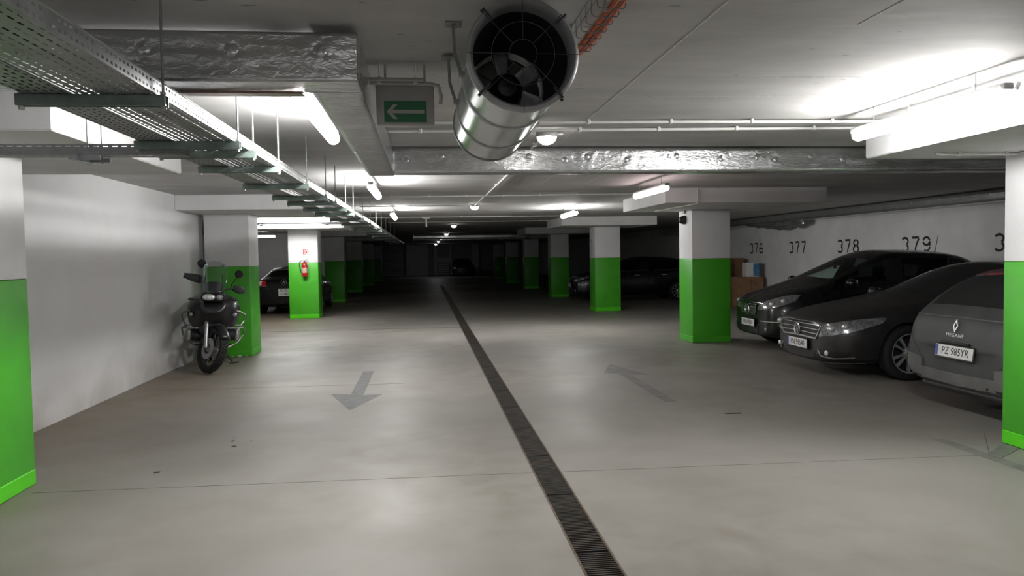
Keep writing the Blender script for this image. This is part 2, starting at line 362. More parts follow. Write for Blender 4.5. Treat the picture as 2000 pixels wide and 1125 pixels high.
for (a, b) in (((1.20, -1), (1.20, 13)), ((1.62, 7.2), (1.62, 12.6)), ((2.25, 7.2), (2.25, 12.6)), ((1.0, 8.0), (0.97, 14.3)), ((1.9, -1), (1.9, 3.2)), ((-0.2, 2.9), (7.0, 2.55)), ((1.0, 4.25), (3.6, 4.1)), ((1.2, 4.75), (3.5, 4.62))):
    strip('board_mark', a, b, 0.010, m_ridge, ceiling, CZ-0.0012, 0.003)

# floor markings and oil spots
m_arrow = mat('faded_grey_paint', (0.135, 0.137, 0.138), 0.6, var=0.3, scale=9)
m_arrow2 = mat('worn_grey_paint', (0.175, 0.172, 0.165), 0.6, var=0.3, scale=7)
m_oil = mat('oil_stain', (0.03, 0.028, 0.026), 0.35, var=0.4, scale=30)
def arrow(name, poly, m, label):
    o = MB().prism(poly, 0.0015, Matrix.Translation((0, 0, 0.0002))).build(name, m, smooth=False)
    return tag(o, label, 'floor arrow', 'arrows painted on the floor')
arrow('painted_arrow', [(-0.82, 8.15), (-0.53, 9.02), (-0.745, 9.02), (-0.745, 10.9), (-0.895, 10.9), (-0.895, 9.10), (-1.13, 9.15)], m_arrow, 'grey arrow on the floor left of the drain, pointing at the viewer')
arrow('painted_arrow', [(2.66, 7.95), (2.66, 9.85), (2.90, 9.75), (2.62, 10.85), (2.36, 10.05), (2.53, 9.97), (2.53, 7.98)], m_arrow2, 'faint worn arrow on the floor right of the drain, pointing away')
tag(MB().prism([(4.24, 4.0), (4.36, 4.0), (4.30, 5.95), (4.19, 5.95)], 0.0015, Matrix.Translation((0, 0, 0.0002))).prism([(4.29, 5.30), (4.66, 5.55), (4.66, 5.72), (4.27, 5.42)], 0.0015, Matrix.Translation((0, 0, 0.0022))).build('painted_line', m_arrow2, smooth=False), 'grey painted line on the floor at the foot of the right pillar', 'floor line')
for i, (x, y, r, lab) in enumerate(((-1.66, 6.75, 0.030, 'largest of the oil drops left of the arrow tip'), (-1.72, 6.95, 0.022, 'oil drop beside the biggest drop, further from camera'), (-1.56, 6.93, 0.018, 'small dark oil drop right of the biggest drop'), (-1.74, 7.08, 0.014, 'tiny oil drop farthest back in the cluster'), (-2.05, 6.02, 0.035, 'lone dark stain near the left pillar on the floor'), (3.0, 7.25, 0.07, 'long black mark on the floor before the dark sedan'))):
    pts = []
    for k in range(14):
        a = 2*PI*k/14; q = 0.75*r*(1+0.35*noise.noise((x*9+math.cos(a), y*9+math.sin(a), i)))
        pts.append((x+q*math.cos(a)*(1.5 if i == 5 else 0.9), y+q*math.sin(a)*(0.5 if i == 5 else 1.3)))
    tag(MB().prism(pts, 0.001, Matrix.Translation((0, 0, 0.0002))).build('oil_spot', m_oil, smooth=False), lab, 'stain', 'oil spots on the floor')

# floor drain: rails and metre-long slatted gratings
m_grate = mat('rusty_grating', (0.075, 0.062, 0.050), 0.55, 0.5, var=0.55, scale=9, col2=(0.030, 0.028, 0.026))
m_rail = mat('rusty_rail', (0.16, 0.115, 0.085), 0.6, 0.5, var=0.5, scale=12)
drain = thing('floor_drain', 'long dark slatted drain running down the middle of the floor', 'drain', ((DX0+DX1)/2, -3.0, 0))
for s in (-1, 1):
    MB().box((s*0.096-0.006, 0, -0.06), (s*0.096+0.006, 45, 0.002)).build('rail', m_rail, drain, smooth=False)
g = MB(); p = 0.0245
for i in range(40):
    g.box((-0.088, i*p+0.004, -0.022), (0.088, i*p+0.0145, -0.001))
for x in (-0.085, 0, 0.085): g.box((x-0.004, 0.004, -0.03), (x+0.004, 0.98, -0.006))
gm = g.mesh('grating', m_grate, smooth=False)
for i in range(45): link('grating', gm, drain, (0, i*1.0+0.01, 0))
MB().box((-0.09, 0, -0.119), (0.09, 45, -0.112)).build('trough', m_gap, drain, smooth=False)

# ------------------------------------------------------------------ pillars with drop panels
def pillar(x0, x1, y0, y1, panel, label, gtop=1.485, stripe=True):
    cx, cy = (x0+x1)/2, (y0+y1)/2; hx, hy = (x1-x0)/2, (y1-y0)/2
    t = thing('pillar', label, 'pillar', (cx, cy, 0), group='green and white pillars')
    MB().rbox((-hx, -hy, gtop), (hx, hy, PZ), 0.012, 2).build('white_shaft', m_white, t)
    MB().rbox((-hx-0.001, -hy-0.001, 0.11), (hx+0.001, hy+0.001, gtop), 0.012, 2).build('green_band', m_green, t)
    MB().rbox((-hx-0.003, -hy-0.003, 0.0), (hx+0.003, hy+0.003, 0.118), 0.010, 1).build('base_stripe', m_stripe if stripe else m_green, t)
    if panel:
        a, b, c, d = panel
        MB().rbox((a-cx, c-cy, PZ), (b-cx, d-cy, CZ), 0.01, 1).build('drop_panel', m_white, t)
    return t
pillar(-3.55, -2.83, 5.15, 5.85, (-3.70, -2.09, 4.67, 7.0), 'nearest left pillar, cut off by the left edge of the picture')
t = pillar(-3.58, -2.87, 13.05, 13.75, (-3.70, -1.80, 12.0, 14.4), 'left pillar just behind the parked motorcycle', stripe=False)
for (x, w_, h_) in ((0.02, 0.05, 0.012), (0.12, 0.07, 0.018), (0.24, 0.05, 0.010)):
    MB().prism([(x, 0.0), (x+w_, 0.0), (x+w_*0.8, h_), (x+w_*0.45, h_*0.6), (x+w_*0.2, h_)], 0.001, frame((0, -0.3535, 0.002), (1, 0, 0), (0, 0, 1))).build('paint_chip', m_white, t, smooth=False)
pillar(-3.60, -2.83, 20.9, 21.6, (-4.3, -2.0, 19.65, 22.2), 'left pillar carrying the red fire extinguisher')
pillar(-3.60, -2.90, 28.2, 28.9, (-4.3, -2.0, 27.2, 29.9), 'shaded left pillar right behind the fire extinguisher pillar')
pillar(-3.60, -2.90, 36.1, 36.8, (-4.3, -2.0, 35.0, 37.8), 'dim left pillar, third beyond the motorcycle')
pillar(-3.60, -2.90, 44.0, 44.7, None, 'nearly black left pillar, fourth beyond the motorcycle')
pillar(-3.60, -2.90, 52.0, 52.7, None, 'nearly black left pillar, fifth beyond the motorcycle')
pillar(4.66, 5.38, 5.03, 5.74, (3.64, 6.3, 3.5, 6.03), 'nearest right pillar, cut off by the right edge of the picture')
pillar(4.66, 5.36, 13.05, 13.75, (3.62, 6.2, 11.3, 13.78), 'right pillar with a dark box high up, left of the cardboard boxes', stripe=False)
pillar(4.68, 5.40, 20.9, 21.6, (3.57, 6.15, 19.9, 22.3), 'bright right pillar in front of the dark parked car')
pillar(4.68, 5.36, 28.4, 29.1, (3.6, 6.1, 27.4, 30.0), 'dim right pillar left of the dark car headlight')
pillar(4.68, 5.36, 36.1, 36.8, (3.6, 6.1, 35.2, 37.7), 'very dark right pillar, second beyond the bright one', )
pillar(4.68, 5.36, 44.0, 44.7, None, 'nearly black right pillar, third beyond the bright one')
pillar(4.68, 5.36, 52.0, 52.7, None, 'nearly black right pillar, fourth beyond the bright one')

# ------------------------------------------------------------------ back wall: pilasters, doors
m_pale = mat('pale_wall_paint', (0.60, 0.60, 0.62), 0.8, var=0.1, scale=2)
for a, b in ((-1.6, 0.25), (0.75, 1.0), (4.0, 4.6)):
    MB().box((a, 65.5, 0), (b, 65.8, CZ)).build('pilaster', m_pale, wall_back, smooth=False)
MB().box((1.0, 65.6, 1.05), (2.1, 65.8, 1.45)).box((2.1, 65.55, 0), (2.25, 65.8, CZ)).build('lintel', m_pale, wall_back, smooth=False)
def rolldoor(n, x0, x1, h):
    o = struct(MB().box((x0, 65.70, 0), (x1, 65.79, h)).build('door_%d' % n, m_dark, smooth=False))
    for i in range(int(h/0.2)):
        MB().box((x0+0.03, 65.68, i*0.2+0.02), (x1-0.03, 65.71, i*0.2+0.18)).build('slat', m_galvdark, o, smooth=False)
rolldoor(1, 1.05, 2.08, 1.0)
rolldoor(2, -4.5, -1.8, 2.0)

# ------------------------------------------------------------------ fluorescent lamps
def tube_lamp(x, y0, y1, material, label, rot=0, drop=0.0):
    L = y1-y0
    t = thing('tube_lamp', label, 'lamp', (x, (y0+y1)/2, CZ), (0, 0, rot), group='fluorescent lamps on the ceiling')
    h = L/2
    MB().rbox((-0.032, -h, -0.134), (0.032, h, -0.108), 0.006, 1).build('housing', m_greyplast, t, smooth=False)
    for q in (-0.34, 0.34): MB().cyl((0, q*L, -0.11), (0, q*L, 0.0), 0.004, n=8).box((-0.025, q*L-0.012, -0.112), (0.025, q*L+0.012, -0.104)).build('hanger_rod', m_galv, t, smooth=False)
    MB().lathe([(0.0001, -h), (0.020, -h+0.006), (0.035, -h+0.018), (0.042, -h+0.04), (0.042, h-0.04), (0.035, h-0.018), (0.020, h-0.006), (0.0001, h)], 18, frame((0, 0, -0.164), (1, 0, 0), (0, 0, -1))).build('diffuser', material, t, angle=70)
    for s in (-1, 1):
        MB().rbox((-0.03, s*h-0.02, -0.145), (0.03, s*h+0.02, -0.108), 0.008, 2).build('end_cap', m_greyplast, t)
    return t
tube_lamp(-0.605, 3.93, 5.43, m_lamp_on, 'lit ceiling tube lamp just left of the foil duct')
tube_lamp(-0.605, 9.03, 10.53, m_lamp_on, 'lit ceiling tube lamp over the cable tray, second from the viewer')
tube_lamp(-0.605, 14.92, 16.42, m_lamp_on, 'lit ceiling tube lamp over the cable tray, farthest one')
tube_lamp(3.09, 3.80, 5.25, m_lamp_on, 'large glaring tube lamp beside the nearest right pillar panel')
tube_lamp(3.03, 9.38, 10.86, m_lamp_pink, 'pinkish glowing tube lamp beside the right pillar with dark box')
tube_lamp(2.98, 14.95, 16.5, m_lamp_on, 'white lit tube lamp above the bright right pillar panel')
tube_lamp(-3.25, 18.58, 20.12, m_lamp_on, 'crosswise tube lamp in front of the extinguisher pillar panel', rot=PI/2)
tube_lamp(-5.95, 28.0, 29.2, m_lamp_dim, 'small distant tube lamp above the dark car on the left', rot=PI/2)
tube_lamp(-0.605, -1.8, -0.3, m_lamp_half, 'lit ceiling tube lamp behind the viewer on the left')
tube_lamp(3.09, -1.8, -0.3, m_lamp_half, 'lit ceiling tube lamp behind the viewer on the right')

def bulkhead(x, y, label, lens=None):
    t = thing('bulkhead_lamp', label, 'lamp', (x, y, CZ), group='oval bulkhead lamps along the ceiling')
    MB().lathe([(0.0001, 0), (1.0, 0), (1.0, -0.030), (0.94, -0.042), (0.90, -0.042)], 24).xf(Matrix.Diagonal((0.088, 0.07, 1.15, 1))).build('base', m_greyplast, t)
    MB().lathe([(0.90*math.cos(a), -0.040-0.055*math.sin(a)) for a in [PI/2*i/6 for i in range(7)]][:-1]+[(0.0001, -0.095)], 24).xf(Matrix.Diagonal((0.088, 0.07, 1.15, 1))).build('lens', lens or m_lamp_bulk, t, angle=60)
    MB().tube([(-0.03, -0.066, -0.045), (-0.03, -0.055, -0.085), (-0.03, 0, -0.112), (-0.03, 0.055, -0.085), (-0.03, 0.066, -0.045)], 0.004, 6).build('guard_wire', m_greyplast, t)
    MB().cyl((0.083, 0, -0.02), (0.13, 0, -0.02), 0.013).build('gland', m_pvc, t)
bulkhead(0.98, 6.07, 'glowing oval bulkhead lamp beside the big round fan')
bulkhead(0.96, 14.67, 'small glowing bulkhead lamp, second one down the ceiling')
bulkhead(0.90, 23.7, 'tiny glowing bulkhead lamp, third one down the ceiling')
bulkhead(0.91, 32.4, 'tiny glowing bulkhead lamp in front of the far foil duct')
bulkhead(0.87, 41.0, 'tiny glowing bulkhead lamp just past the far foil duct')
bulkhead(0.86, 49.1, 'speck-like bulkhead lamp, second from the far end')
bulkhead(0.84, 59.3, 'speck-like bulkhead lamp farthest down the ceiling', m_lamp_bulk2)

# ------------------------------------------------------------------ conduits on the ceiling
clip_me = MB().rbox((-0.012, -0.018, -0.034), (0.012, 0.018, 0.0), 0.004, 1).mesh('clip', m_pvc)
def conduit(p0, p1, label, r=0.011, step=0.55, m=None, z=CZ-0.02):
    p0 = Vector((*p0, z)); p1 = Vector((*p1, z)); d = p1-p0
    t = thing('conduit', label, 'pipe', (p0.x, p0.y, CZ-0.002), (0, 0, math.atan2(d.y, d.x)), group='cable conduits under the ceiling')
    MB().cyl((0, 0, z-CZ), (d.length, 0, z-CZ), r, n=10).build('pipe', m or m_pvc, t)
    n = max(2, int(d.length/step))
    for i in range(n): link('clip', clip_me, t, ((i+0.4)*d.length/n, 0, 0))
    return t
conduit((-0.26, 5.60), (3.40, 5.45), 'upper of two long white conduits crossing behind the fan')
conduit((-0.26, 5.98), (3.42, 5.75), 'lower of two long white conduits crossing behind the fan')
conduit((-1.35, 12.52), (3.42, 12.17), 'white conduit crossing the ceiling to the pinkish lamp')
conduit((-1.20, 14.75), (0.84, 14.68), 'short white conduit ending at the second bulkhead lamp')
conduit((-1.4, 18.95), (3.4, 18.9), 'white conduit crossing the ceiling by the farthest lit lamps', step=0.9)
conduit((-1.0, 21.6), (4.0, 21.5), 'thin conduit crossing the ceiling past the farthest lit lamps', step=1.2)
conduit((0.98, 6.3), (0.97, 6.88), 'short conduit running from bulkhead lamp to the foil duct')
conduit((1.0, 9.0), (0.985, 12.28), 'conduit running along the aisle before the second bulkhead lamp', step=0.9)
conduit((0.98, 12.42), (0.96, 14.56), 'short conduit running along the aisle into the second bulkhead lamp', step=0.9)
conduit((-8.7, 30.5), (-3.75, 30.5), 'pale pipe high above the dark car on the left', step=1.2, r=0.025, z=CZ-0.03)
# conduit under the near right drop panel and the one beside its lamp
t = thing('conduit', 'short white conduit on the underside of the nearest right panel', 'pipe', (4.05, 5.6, PZ), group='cable conduits under the ceiling')
MB().cyl((0, 0, -0.02), (0.9, -0.02, -0.02), 0.011, n=10).tube([(0, 0, -0.02), (-0.05, 0, -0.018), (-0.08, 0.01, -0.006)], 0.013, 8).build('pipe', m_pvc, t)
for k in (0.1, 0.5, 0.8): link('clip', clip_me, t, (k, -0.01, 0))
t = thing('conduit', 'white conduit running along the top of the large glaring lamp', 'pipe', (3.20, 3.9, CZ-0.085), group='cable conduits under the ceiling')
MB().tube([(-0.05, -0.08, -0.06), (-0.01, -0.06, -0.02), (0, 0.04, -0.016), (0, 1.35, -0.016)], 0.016, 8).build('pipe', m_pvc, t)
for k in (0.3, 0.9): link('clip', clip_me, t, (0, k, 0), (0, 0, PI/2)); MB().cyl((0, k, 0), (0, k, 0.084), 0.004, n=6).build('hanger_rod', m_galv, t)
t = thing('conduit', 'white conduit angling round the corner of the pinkish-lamp panel', 'pipe', (4.12, 11.29, PZ), group='cable conduits under the ceiling')
MB().tube([(-0.05, 2.0, -0.012), (0, 0.02, -0.012), (0, -0.012, 0.0), (0, -0.012, 0.215), (0.3, -0.012, 0.217)], 0.010, 8).build('pipe', m_pvc, t)
t = thing('drop_pipe', 'white T-shaped stub hanging from the ceiling in mid aisle', 'pipe', (0.05, 19.45, CZ))
MB().rbox((-0.09, -0.03, -0.035), (0.09, 0.03, 0), 0.008, 1).build('mount_plate', m_pvc, t)
MB().cyl((0, 0, -0.03), (0, 0, -0.24), 0.022, n=12).build('stub', m_pvc, t)

# ------------------------------------------------------------------ exit sign
m_signgreen = mat('sign_green', (0.006, 0.16, 0.055), 0.35, var=0.08, scale=10)
m_signwhite = mat('sign_white', (0.45, 0.47, 0.45), 0.4, var=0.05, scale=10)
t = thing('exit_sign', 'green exit sign with a white arrow pointing left', 'sign', (-0.083, 4.0, 2.27))
MB().rbox((-0.147, -0.025, 0), (0.147, 0.025, 0.205), 0.008, 2).build('housing', m_greyplast, t)
MB().box((-0.107, -0.029, 0.014), (0.107, -0.022, 0.120)).build('green_panel', m_signgreen, t, smooth=False)
q = frame((0, -0.029, 0.066), (1, 0, 0), (0, 0, 1)) @ Matrix.Translation((0, 0, 0))
MB().prism([(-0.096, 0), (-0.062, 0.036), (-0.040, 0.036), (-0.066, 0.010), (0.098, 0.010), (0.098, -0.008), (-0.066, -0.008), (-0.038, -0.036), (-0.060, -0.036)], 0.0015, q).build('arrow', m_signwhite, t, smooth=False)
for k in (-0.12, 0.08): MB().box((k+0.014, -0.006, 0.20), (k+0.026, 0.006, 0.31)).build('mounting_bracket', m_greyplast, t, smooth=False)
t = thing('conduit', 'grey conduit running across the top of the exit sign', 'pipe', (-0.26, 3.955, CZ-0.075), group='cable conduits under the ceiling')
MB().tube([(0, 0, -0.03), (0.30, 0, -0.03), (0.345, 0, -0.04), (0.36, 0.03, -0.09), (0.355, 0.05, -0.12)], 0.010, 8).build('pipe', m_greyplast, t)
MB().cyl((0, -0.03, -0.018), (0.27, -0.03, -0.018), 0.010, n=8).build('pipe', m_greyplast, t)
for k in (0.05, 0.23): link('clip', clip_me, t, (k, 0, 0)); MB().cyl((k, 0, 0), (k, 0, 0.075), 0.003, n=6).build('hanger_rod', m_galv, t)

# ------------------------------------------------------------------ foil-wrapped ducts
washer_me = MB().lathe([(0.0001, 0.008), (0.008, 0.008), (0.012, 0.004), (0.026, 0.003), (0.030, 0.0), (0.030, -0.004)], 16).mesh('insulation_pin', m_foil)
def wrinkle(p, amp):
    return amp*(noise.noise((p.x*3, p.y*3, p.z*26)) + 0.35*noise.noise((p.x*11+5, p.y*11, p.z*14)))
def foil_box(a, b, s=0.022, amp=0.004, pins=(), fine=None):
    # wrapped box whose faces are crumpled; pins = points where the wrap is pulled in
    a = Vector(a); b = Vector(b); mb = MB()
    for ax in range(3):
        u, w = [k for k in range(3) if k != ax]
        nu = max(2, int((b[u]-a[u])/s)); nw = max(2, int((b[w]-a[w])/s)); nu = min(nu, 420); nw = min(nw, 420)
        for side, pos in ((-1, a[ax]), (1, b[ax])):
            vs = []; fs = []
            for i in range(nu+1):
                for j in range(nw+1):
                    p = Vector((0, 0, 0)); p[ax] = pos; p[u] = a[u]+(b[u]-a[u])*i/nu; p[w] = a[w]+(b[w]-a[w])*j/nw
                    e = min(1, min(i, nu-i, j, nw-j)/1.5)
                    d = wrinkle(p, amp)*e
                    for q in pins:
                        if abs(q[ax]-pos) < 0.01:
                            du = p[u]-q[u]; dw = p[w]-q[w]; r = math.hypot(du, dw)
                            if r < 0.11:
                                th = math.atan2(dw, du)
                                d += e*(math.exp(-(r/0.06)**2)*0.012*abs(math.cos(6.5*th+q[u]*7))**3 - 0.007*math.exp(-(r/0.03)**2))
                    if side: p[ax] += side*d
                    vs.append(p)
            for i in range(nu):
                for j in range(nw):
                    k = i*(nw+1)+j; fs.append((k, k+1, k+nw+2, k+nw+1))
            mb.add(vs, fs)
    return mb
def pin_objs(parent, pins, ax):
    rot = {0: (0, -PI/2, 0), 1: (PI/2, 0, 0), 2: (PI, 0, 0)}[ax]
    for q in pins: link('insulation_pin', washer_me, parent, q, rot)
duct = thing('foil_duct', 'silver foil-wrapped air duct zigzagging across the near ceiling', 'duct', (0, 0, 0))
pins = [(x, 3.33, 2.47) for x in (-2.3, -1.9, -1.5, -1.13, -0.78, -0.42)]
foil_box((-2.6, 3.33, 2.34), (-0.265, 3.55, 2.545), 0.014, 0.004, pins).build('duct_run', m_foil, duct, angle=180)
pin_objs(duct, pins, 1)
MB().box((-1.25, 3.50, 2.326), (-0.52, 3.57, 2.336)).build('tape', m_foiltape, duct, smooth=False)
foil_box((-0.485, 3.54, 2.34), (-0.265, 7.12, 2.55), 0.03, 0.006, ()).build('duct_run', m_foil, duct, angle=180)
pins = [(x, 6.9, 2.47+0.02*math.sin(x*9)) for x in (-0.15, 0.16, 0.95, 1.28, 1.48, 1.85, 2.25, 2.32, 2.75, 3.1, 3.28, 3.62, 3.95)]
foil_box((-0.265, 6.9, 2.345), (9.35, 7.12, 2.56), 0.024, 0.006, pins).build('duct_run', m_foil, duct, angle=180)
pin_objs(duct, pins, 1)
duct2 = thing('foil_duct', 'silver foil duct high along the right wall over the bay numbers', 'duct', (0, 0, 0))
pins = [(9.4, y, 2.50) for y in (11.0, 11.9, 12.6, 13.2, 14.0, 14.8, 15.4, 16.3, 17.2, 18.2)]
foil_box((9.4, 7.14, 2.37), (9.80, 27.0, 2.555), 0.05, 0.006, pins).build('duct_run', m_foil, duct2, angle=180)
pin_objs(duct2, pins, 0)
fb = MB(); n = 16
for i in range(n+1):
    for j in range(9):
        y = 18.4+i*0.22; hang = 0.24*(1-((i-5)/11.5)**2) if i > 1 else 0.24*0.6
        z = 2.375-max(0.02, hang)*j/8*(0.8+0.3*noise.noise((y*2, 0, 1)))
        fb.v.append((9.45+0.06*noise.noise((y*3, z*9, 2))+0.03*j/8, y, z))
for i in range(n):
    for j in range(8):
        k = i*9+j; fb.f.append((k, k+1, k+10, k+9))
o = fb.build('loose_foil', m_foil, duct2, angle=180)
sm = o.modifiers.new('thickness', 'SOLIDIFY'); sm.thickness = 0.004
duct3 = thing('foil_duct', 'distant silver foil duct crossing the dark end of the aisle', 'duct', (0, 0, 0))
foil_box((-0.54, 34.0, 2.35), (4.6, 34.25, 2.56), 0.06, 0.01).build('duct_run', m_foil, duct3, angle=180)
MB().box((-0.50, 33.9, 2.30), (-0.47, 34.3, CZ)).box((4.4, 33.9, 2.30), (4.43, 34.3, CZ)).box((-0.5, 33.98, 2.33), (4.43, 34.02, 2.345)).build('hanger_strap', m_galv, duct3, smooth=False)
for dd, x0, y0, x1, y1 in ((duct, -2.0, 3.30, -1.97, 3.58),):
    MB().box((x0, y0, 2.325), (x1, y1, 2.333)).box((x0, y0-0.003, 2.325), (x1, y0, CZ)).box((x0, y1, 2.325), (x1, y1+0.003, CZ)).build('hanger_strap', m_galv, dd, smooth=False)

# ------------------------------------------------------------------ perforated cable trays
def perf(u0, u1, v0, v1, du, dv, hu, hv, emit, stagger=True):
    # sheet of cells with one slot each; emit(u, v) -> point
    mb = MB(); nu = max(1, round((u1-u0)/du)); nv = max(1, round((v1-v0)/dv)); du = (u1-u0)/nu; dv = (v1-v0)/nv
    for j in range(nv):
        off = (0.25 if j % 2 else -0.25) if stagger else 0
        for i in range(nu):
            a = u0+i*du; b = a+du; c = v0+j*dv; d = c+dv
            m = (a+b)/2+off*(du-hu)*0.9; n = (c+d)/2
            e0, e1, f0, f1 = m-hu/2, m+hu/2, n-hv/2, n+hv/2
            mb.add([emit(*q) for q in ((a,c),(b,c),(b,d),(a,d),(e0,f0),(e1,f0),(e1,f1),(e0,f1))], [(0,1,5,4),(1,2,6,5),(2,3,7,6),(3,0,4,7)])
    return mb
m_tray = mat('perforated_zinc', (0.40, 0.415, 0.42), 0.42, 0.7, var=0.25, scale=7, rvar=0.08)
TZ = 2.20
def big_tray(x0, x1, label, rows, hole):
    t = thing('cable_tray', label, 'cable tray', (0, 0, 0), group='long perforated cable trays')
    y0, y1, y2 = 0.4, 14.0, 36.0
    perf(y0, y1, x0, x1, 0.05, (x1-x0)/rows, hole[0], hole[1], lambda u, v: (v, u, TZ)).build('perforated_floor', m_tray, t, smooth=False)
    for x in (x0, x1):
        perf(y0, y1, TZ, TZ+0.055, 0.034, 0.0275, 0.018, 0.010, lambda u, v: (x, u, v), False).build('side_wall', m_tray, t, smooth=False)
        MB().cyl((x, y0, TZ+0.056), (x, y2, TZ+0.056), 0.003, n=6).build('rolled_edge', m_galv, t)
    MB().box((x0, y1, TZ), (x1, y2, TZ+0.002)).box((x0-0.001, y1, TZ), (x0+0.001, y2, TZ+0.055)).box((x1-0.001, y1, TZ), (x1+0.001, y2, TZ+0.055)).build('distant_length', m_tray, t, smooth=False)
    return t
big_tray(-1.225, -0.950, 'wide perforated cable tray nearer the aisle, running down the ceiling', 9, (0.030, 0.0075))
big_tray(-1.405, -1.240, 'narrow perforated cable tray on the wall side of the wide one', 6, (0.026, 0.008))
# cables lying in the trays
for k, x in enumerate((-1.382, -1.345, -1.308, -1.271)):
    tag(MB().tube([(x+0.004*math.sin(y*1.7+k), y, TZ+0.0185) for y in [0.5+i*0.7 for i in range(50)]], 0.016, 8).build('cable', m_black), ['outermost thick cable in the narrow tray by the wall side', 'second thick cable from the wall side in the narrow tray', 'third thick cable from the wall side in the narrow tray', 'thick cable in the narrow tray next to the wide tray'][k], 'cable', 'cables in the tray')
for k, (x, r) in enumerate(((-1.02, 0.012), (-1.06, 0.009), (-1.13, 0.014))):
    o = MB().tube([(x+0.02*math.sin(y*1.3+k), y, TZ+0.003+r) for y in [0.5+i*0.7 for i in range(50)]], r, 8).build('cable', m_black)
    tag(o, ['black cable lying nearest the edge of the wide tray', 'thin black cable lying between two others in the tray', 'thickest black cable lying in the wide tray'][k], 'cable', 'cables in the tray')
rod_me = MB().cyl((0, 0, 0), (0, 0, CZ-TZ+0.045), 0.005, n=8).mesh('threaded_rod', m_galvdark)
nut_me = MB().cyl((0, 0, 0), (0, 0, 0.012), 0.011, n=6).mesh('nut', m_galv, smooth=False)
chan = MB()
for (y0, y1, z0, z1) in ((-0.021, 0.021, -0.004, -0.001), (-0.021, -0.018, -0.041, -0.001), (0.018, 0.021, -0.041, -0.001), (-0.018, -0.010, -0.041, -0.037), (0.010, 0.018, -0.041, -0.037)):
    chan.box((-0.255, y0, z0), (0.255, y1, z1))
chan_me = chan.mesh('channel', m_channel, smooth=False)
HY = [2.94, 4.06, 4.41, 5.15, 6.36, 7.55, 8.35, 9.4, 10.4, 12.0, 13.6, 15.2, 17.0, 19.0, 21.5, 24.5, 28.0, 31.5]
names = ORD + ['fifteenth', 'sixteenth', 'seventeenth', 'eighteenth']
for i, y in enumerate(HY):
    t = thing('tray_hanger', '%s trapeze hanger from the camera under the perforated cable trays' % names[i], 'hanger', (-1.175, y, TZ), group='trapeze hangers of the cable trays')
    link('channel', chan_me, t)
    for s in (-0.243, 0.243):
        if s < 0 or True:
            link('threaded_rod', rod_me, t, (s, 0, -0.045)); link('nut', nut_me, t, (s, 0, -0.001)); link('nut', nut_me, t, (s, 0, -0.053))
def cross_tray(y, x0, x1, z, label):
    t = thing('cable_tray', label, 'cable tray', (0, 0, 0), group='short cross cable trays')
    perf(x0, x1, y-0.05, y+0.05, 0.05, 0.0333, 0.028, 0.008, lambda u, v: (u, v, z)).build('perforated_floor', m_tray, t, smooth=False)
    for yy in (y-0.05, y+0.05):
        perf(x0, x1, z, z+0.055, 0.045, 0.0275, 0.026, 0.010, lambda u, v: (u, yy, v), False).build('side_wall', m_tray, t, smooth=False)
    return t
cross_tray(4.14, -3.68, -1.20, 2.135, 'small perforated tray branching left to the wall, near the viewer')
t = thing('tray_hanger', 'twin-rod hanger carrying the small cross tray on the left', 'hanger', (-1.68, 4.14, 2.135))
MB().box((-0.075, -0.07, -0.024), (0.075, -0.055, -0.002)).box((-0.075, 0.055, -0.024), (0.075, 0.07, -0.002)).box((-0.05, -0.09, -0.030), (-0.02, 0.12, -0.002)).build('bracket', m_galv, t, smooth=False)
for s in (-0.035, 0.035): MB().cyl((s, 0.063, -0.03), (s, 0.063, CZ-2.135), 0.004, n=8).build('threaded_rod', m_galvdark, t)
cross_tray(19.15, -4.15, -1.45, 2.42, 'dark perforated cross tray in front of the extinguisher pillar panel')
for k, x in enumerate((-3.9, -2.35)):
    t = thing('tray_hanger', ['left hanger of the dark cross tray by the extinguisher pillar', 'right hanger of the dark cross tray by the extinguisher pillar'][k], 'hanger', (x, 19.15, 2.42))
    MB().box((-0.04, -0.08, -0.03), (0.04, 0.08, -0.002)).build('bracket', m_galvdark, t, smooth=False)
    for s in (-0.065, 0.065): MB().cyl((0, s, -0.03), (0, s, CZ-2.42), 0.004, n=8).build('threaded_rod', m_galvdark, t)

# ------------------------------------------------------------------ wire basket with orange cables
t = thing('wire_basket_tray', 'thin wire basket tray holding orange cables by the fan', 'cable tray', (0.70, 0.4, 2.49))
for x, z in ((-0.06, 0.075), (-0.06, 0.035), (-0.035, 0.0), (0.005, 0.0), (0.045, 0.03)):
    MB().cyl((x, 0, z), (x, 3.0, z), 0.0022, n=6).build('long_wire', m_galvdark, t)
cw = MB().tube([(-0.06, 0, 0.078), (-0.06, 0, 0.01), (-0.052, 0, 0), (0.037, 0, 0), (0.045, 0, 0.008), (0.045, 0, 0.032)], 0.0022, 6).mesh('cross_wire', m_galvdark)
for i in range(31): link('cross_wire', cw, t, (0, 0.02+i*0.098, 0))
for y in (0.8, 2.4): MB().box((-0.03, y, 0.0), (-0.018, y+0.012, 0.09)).build('hanger_strap', m_galv, t, smooth=False)
for k in range(2):
    pts = [(0.696+0.029*k+0.004*math.sin(y*5), y, 2.507+0.004*math.sin(y*7+k)) for y in [0.45+i*0.1 for i in range(30)]]
    if k: pts += [(0.725, 3.5, 2.52), (0.70, 3.7, 2.545), (0.69, 4.0, 2.55), (0.66, 4.25, 2.54), (0.64, 4.35, 2.47), (0.635, 4.36, 2.40), (0.60, 4.34, 2.36)]
    tag(MB().tube(pts, 0.0125, 8).build('power_cable', m_orange), ['orange cable ending in the wire basket', 'orange cable running from the wire basket to the fan'][k], 'cable', 'orange power cables')

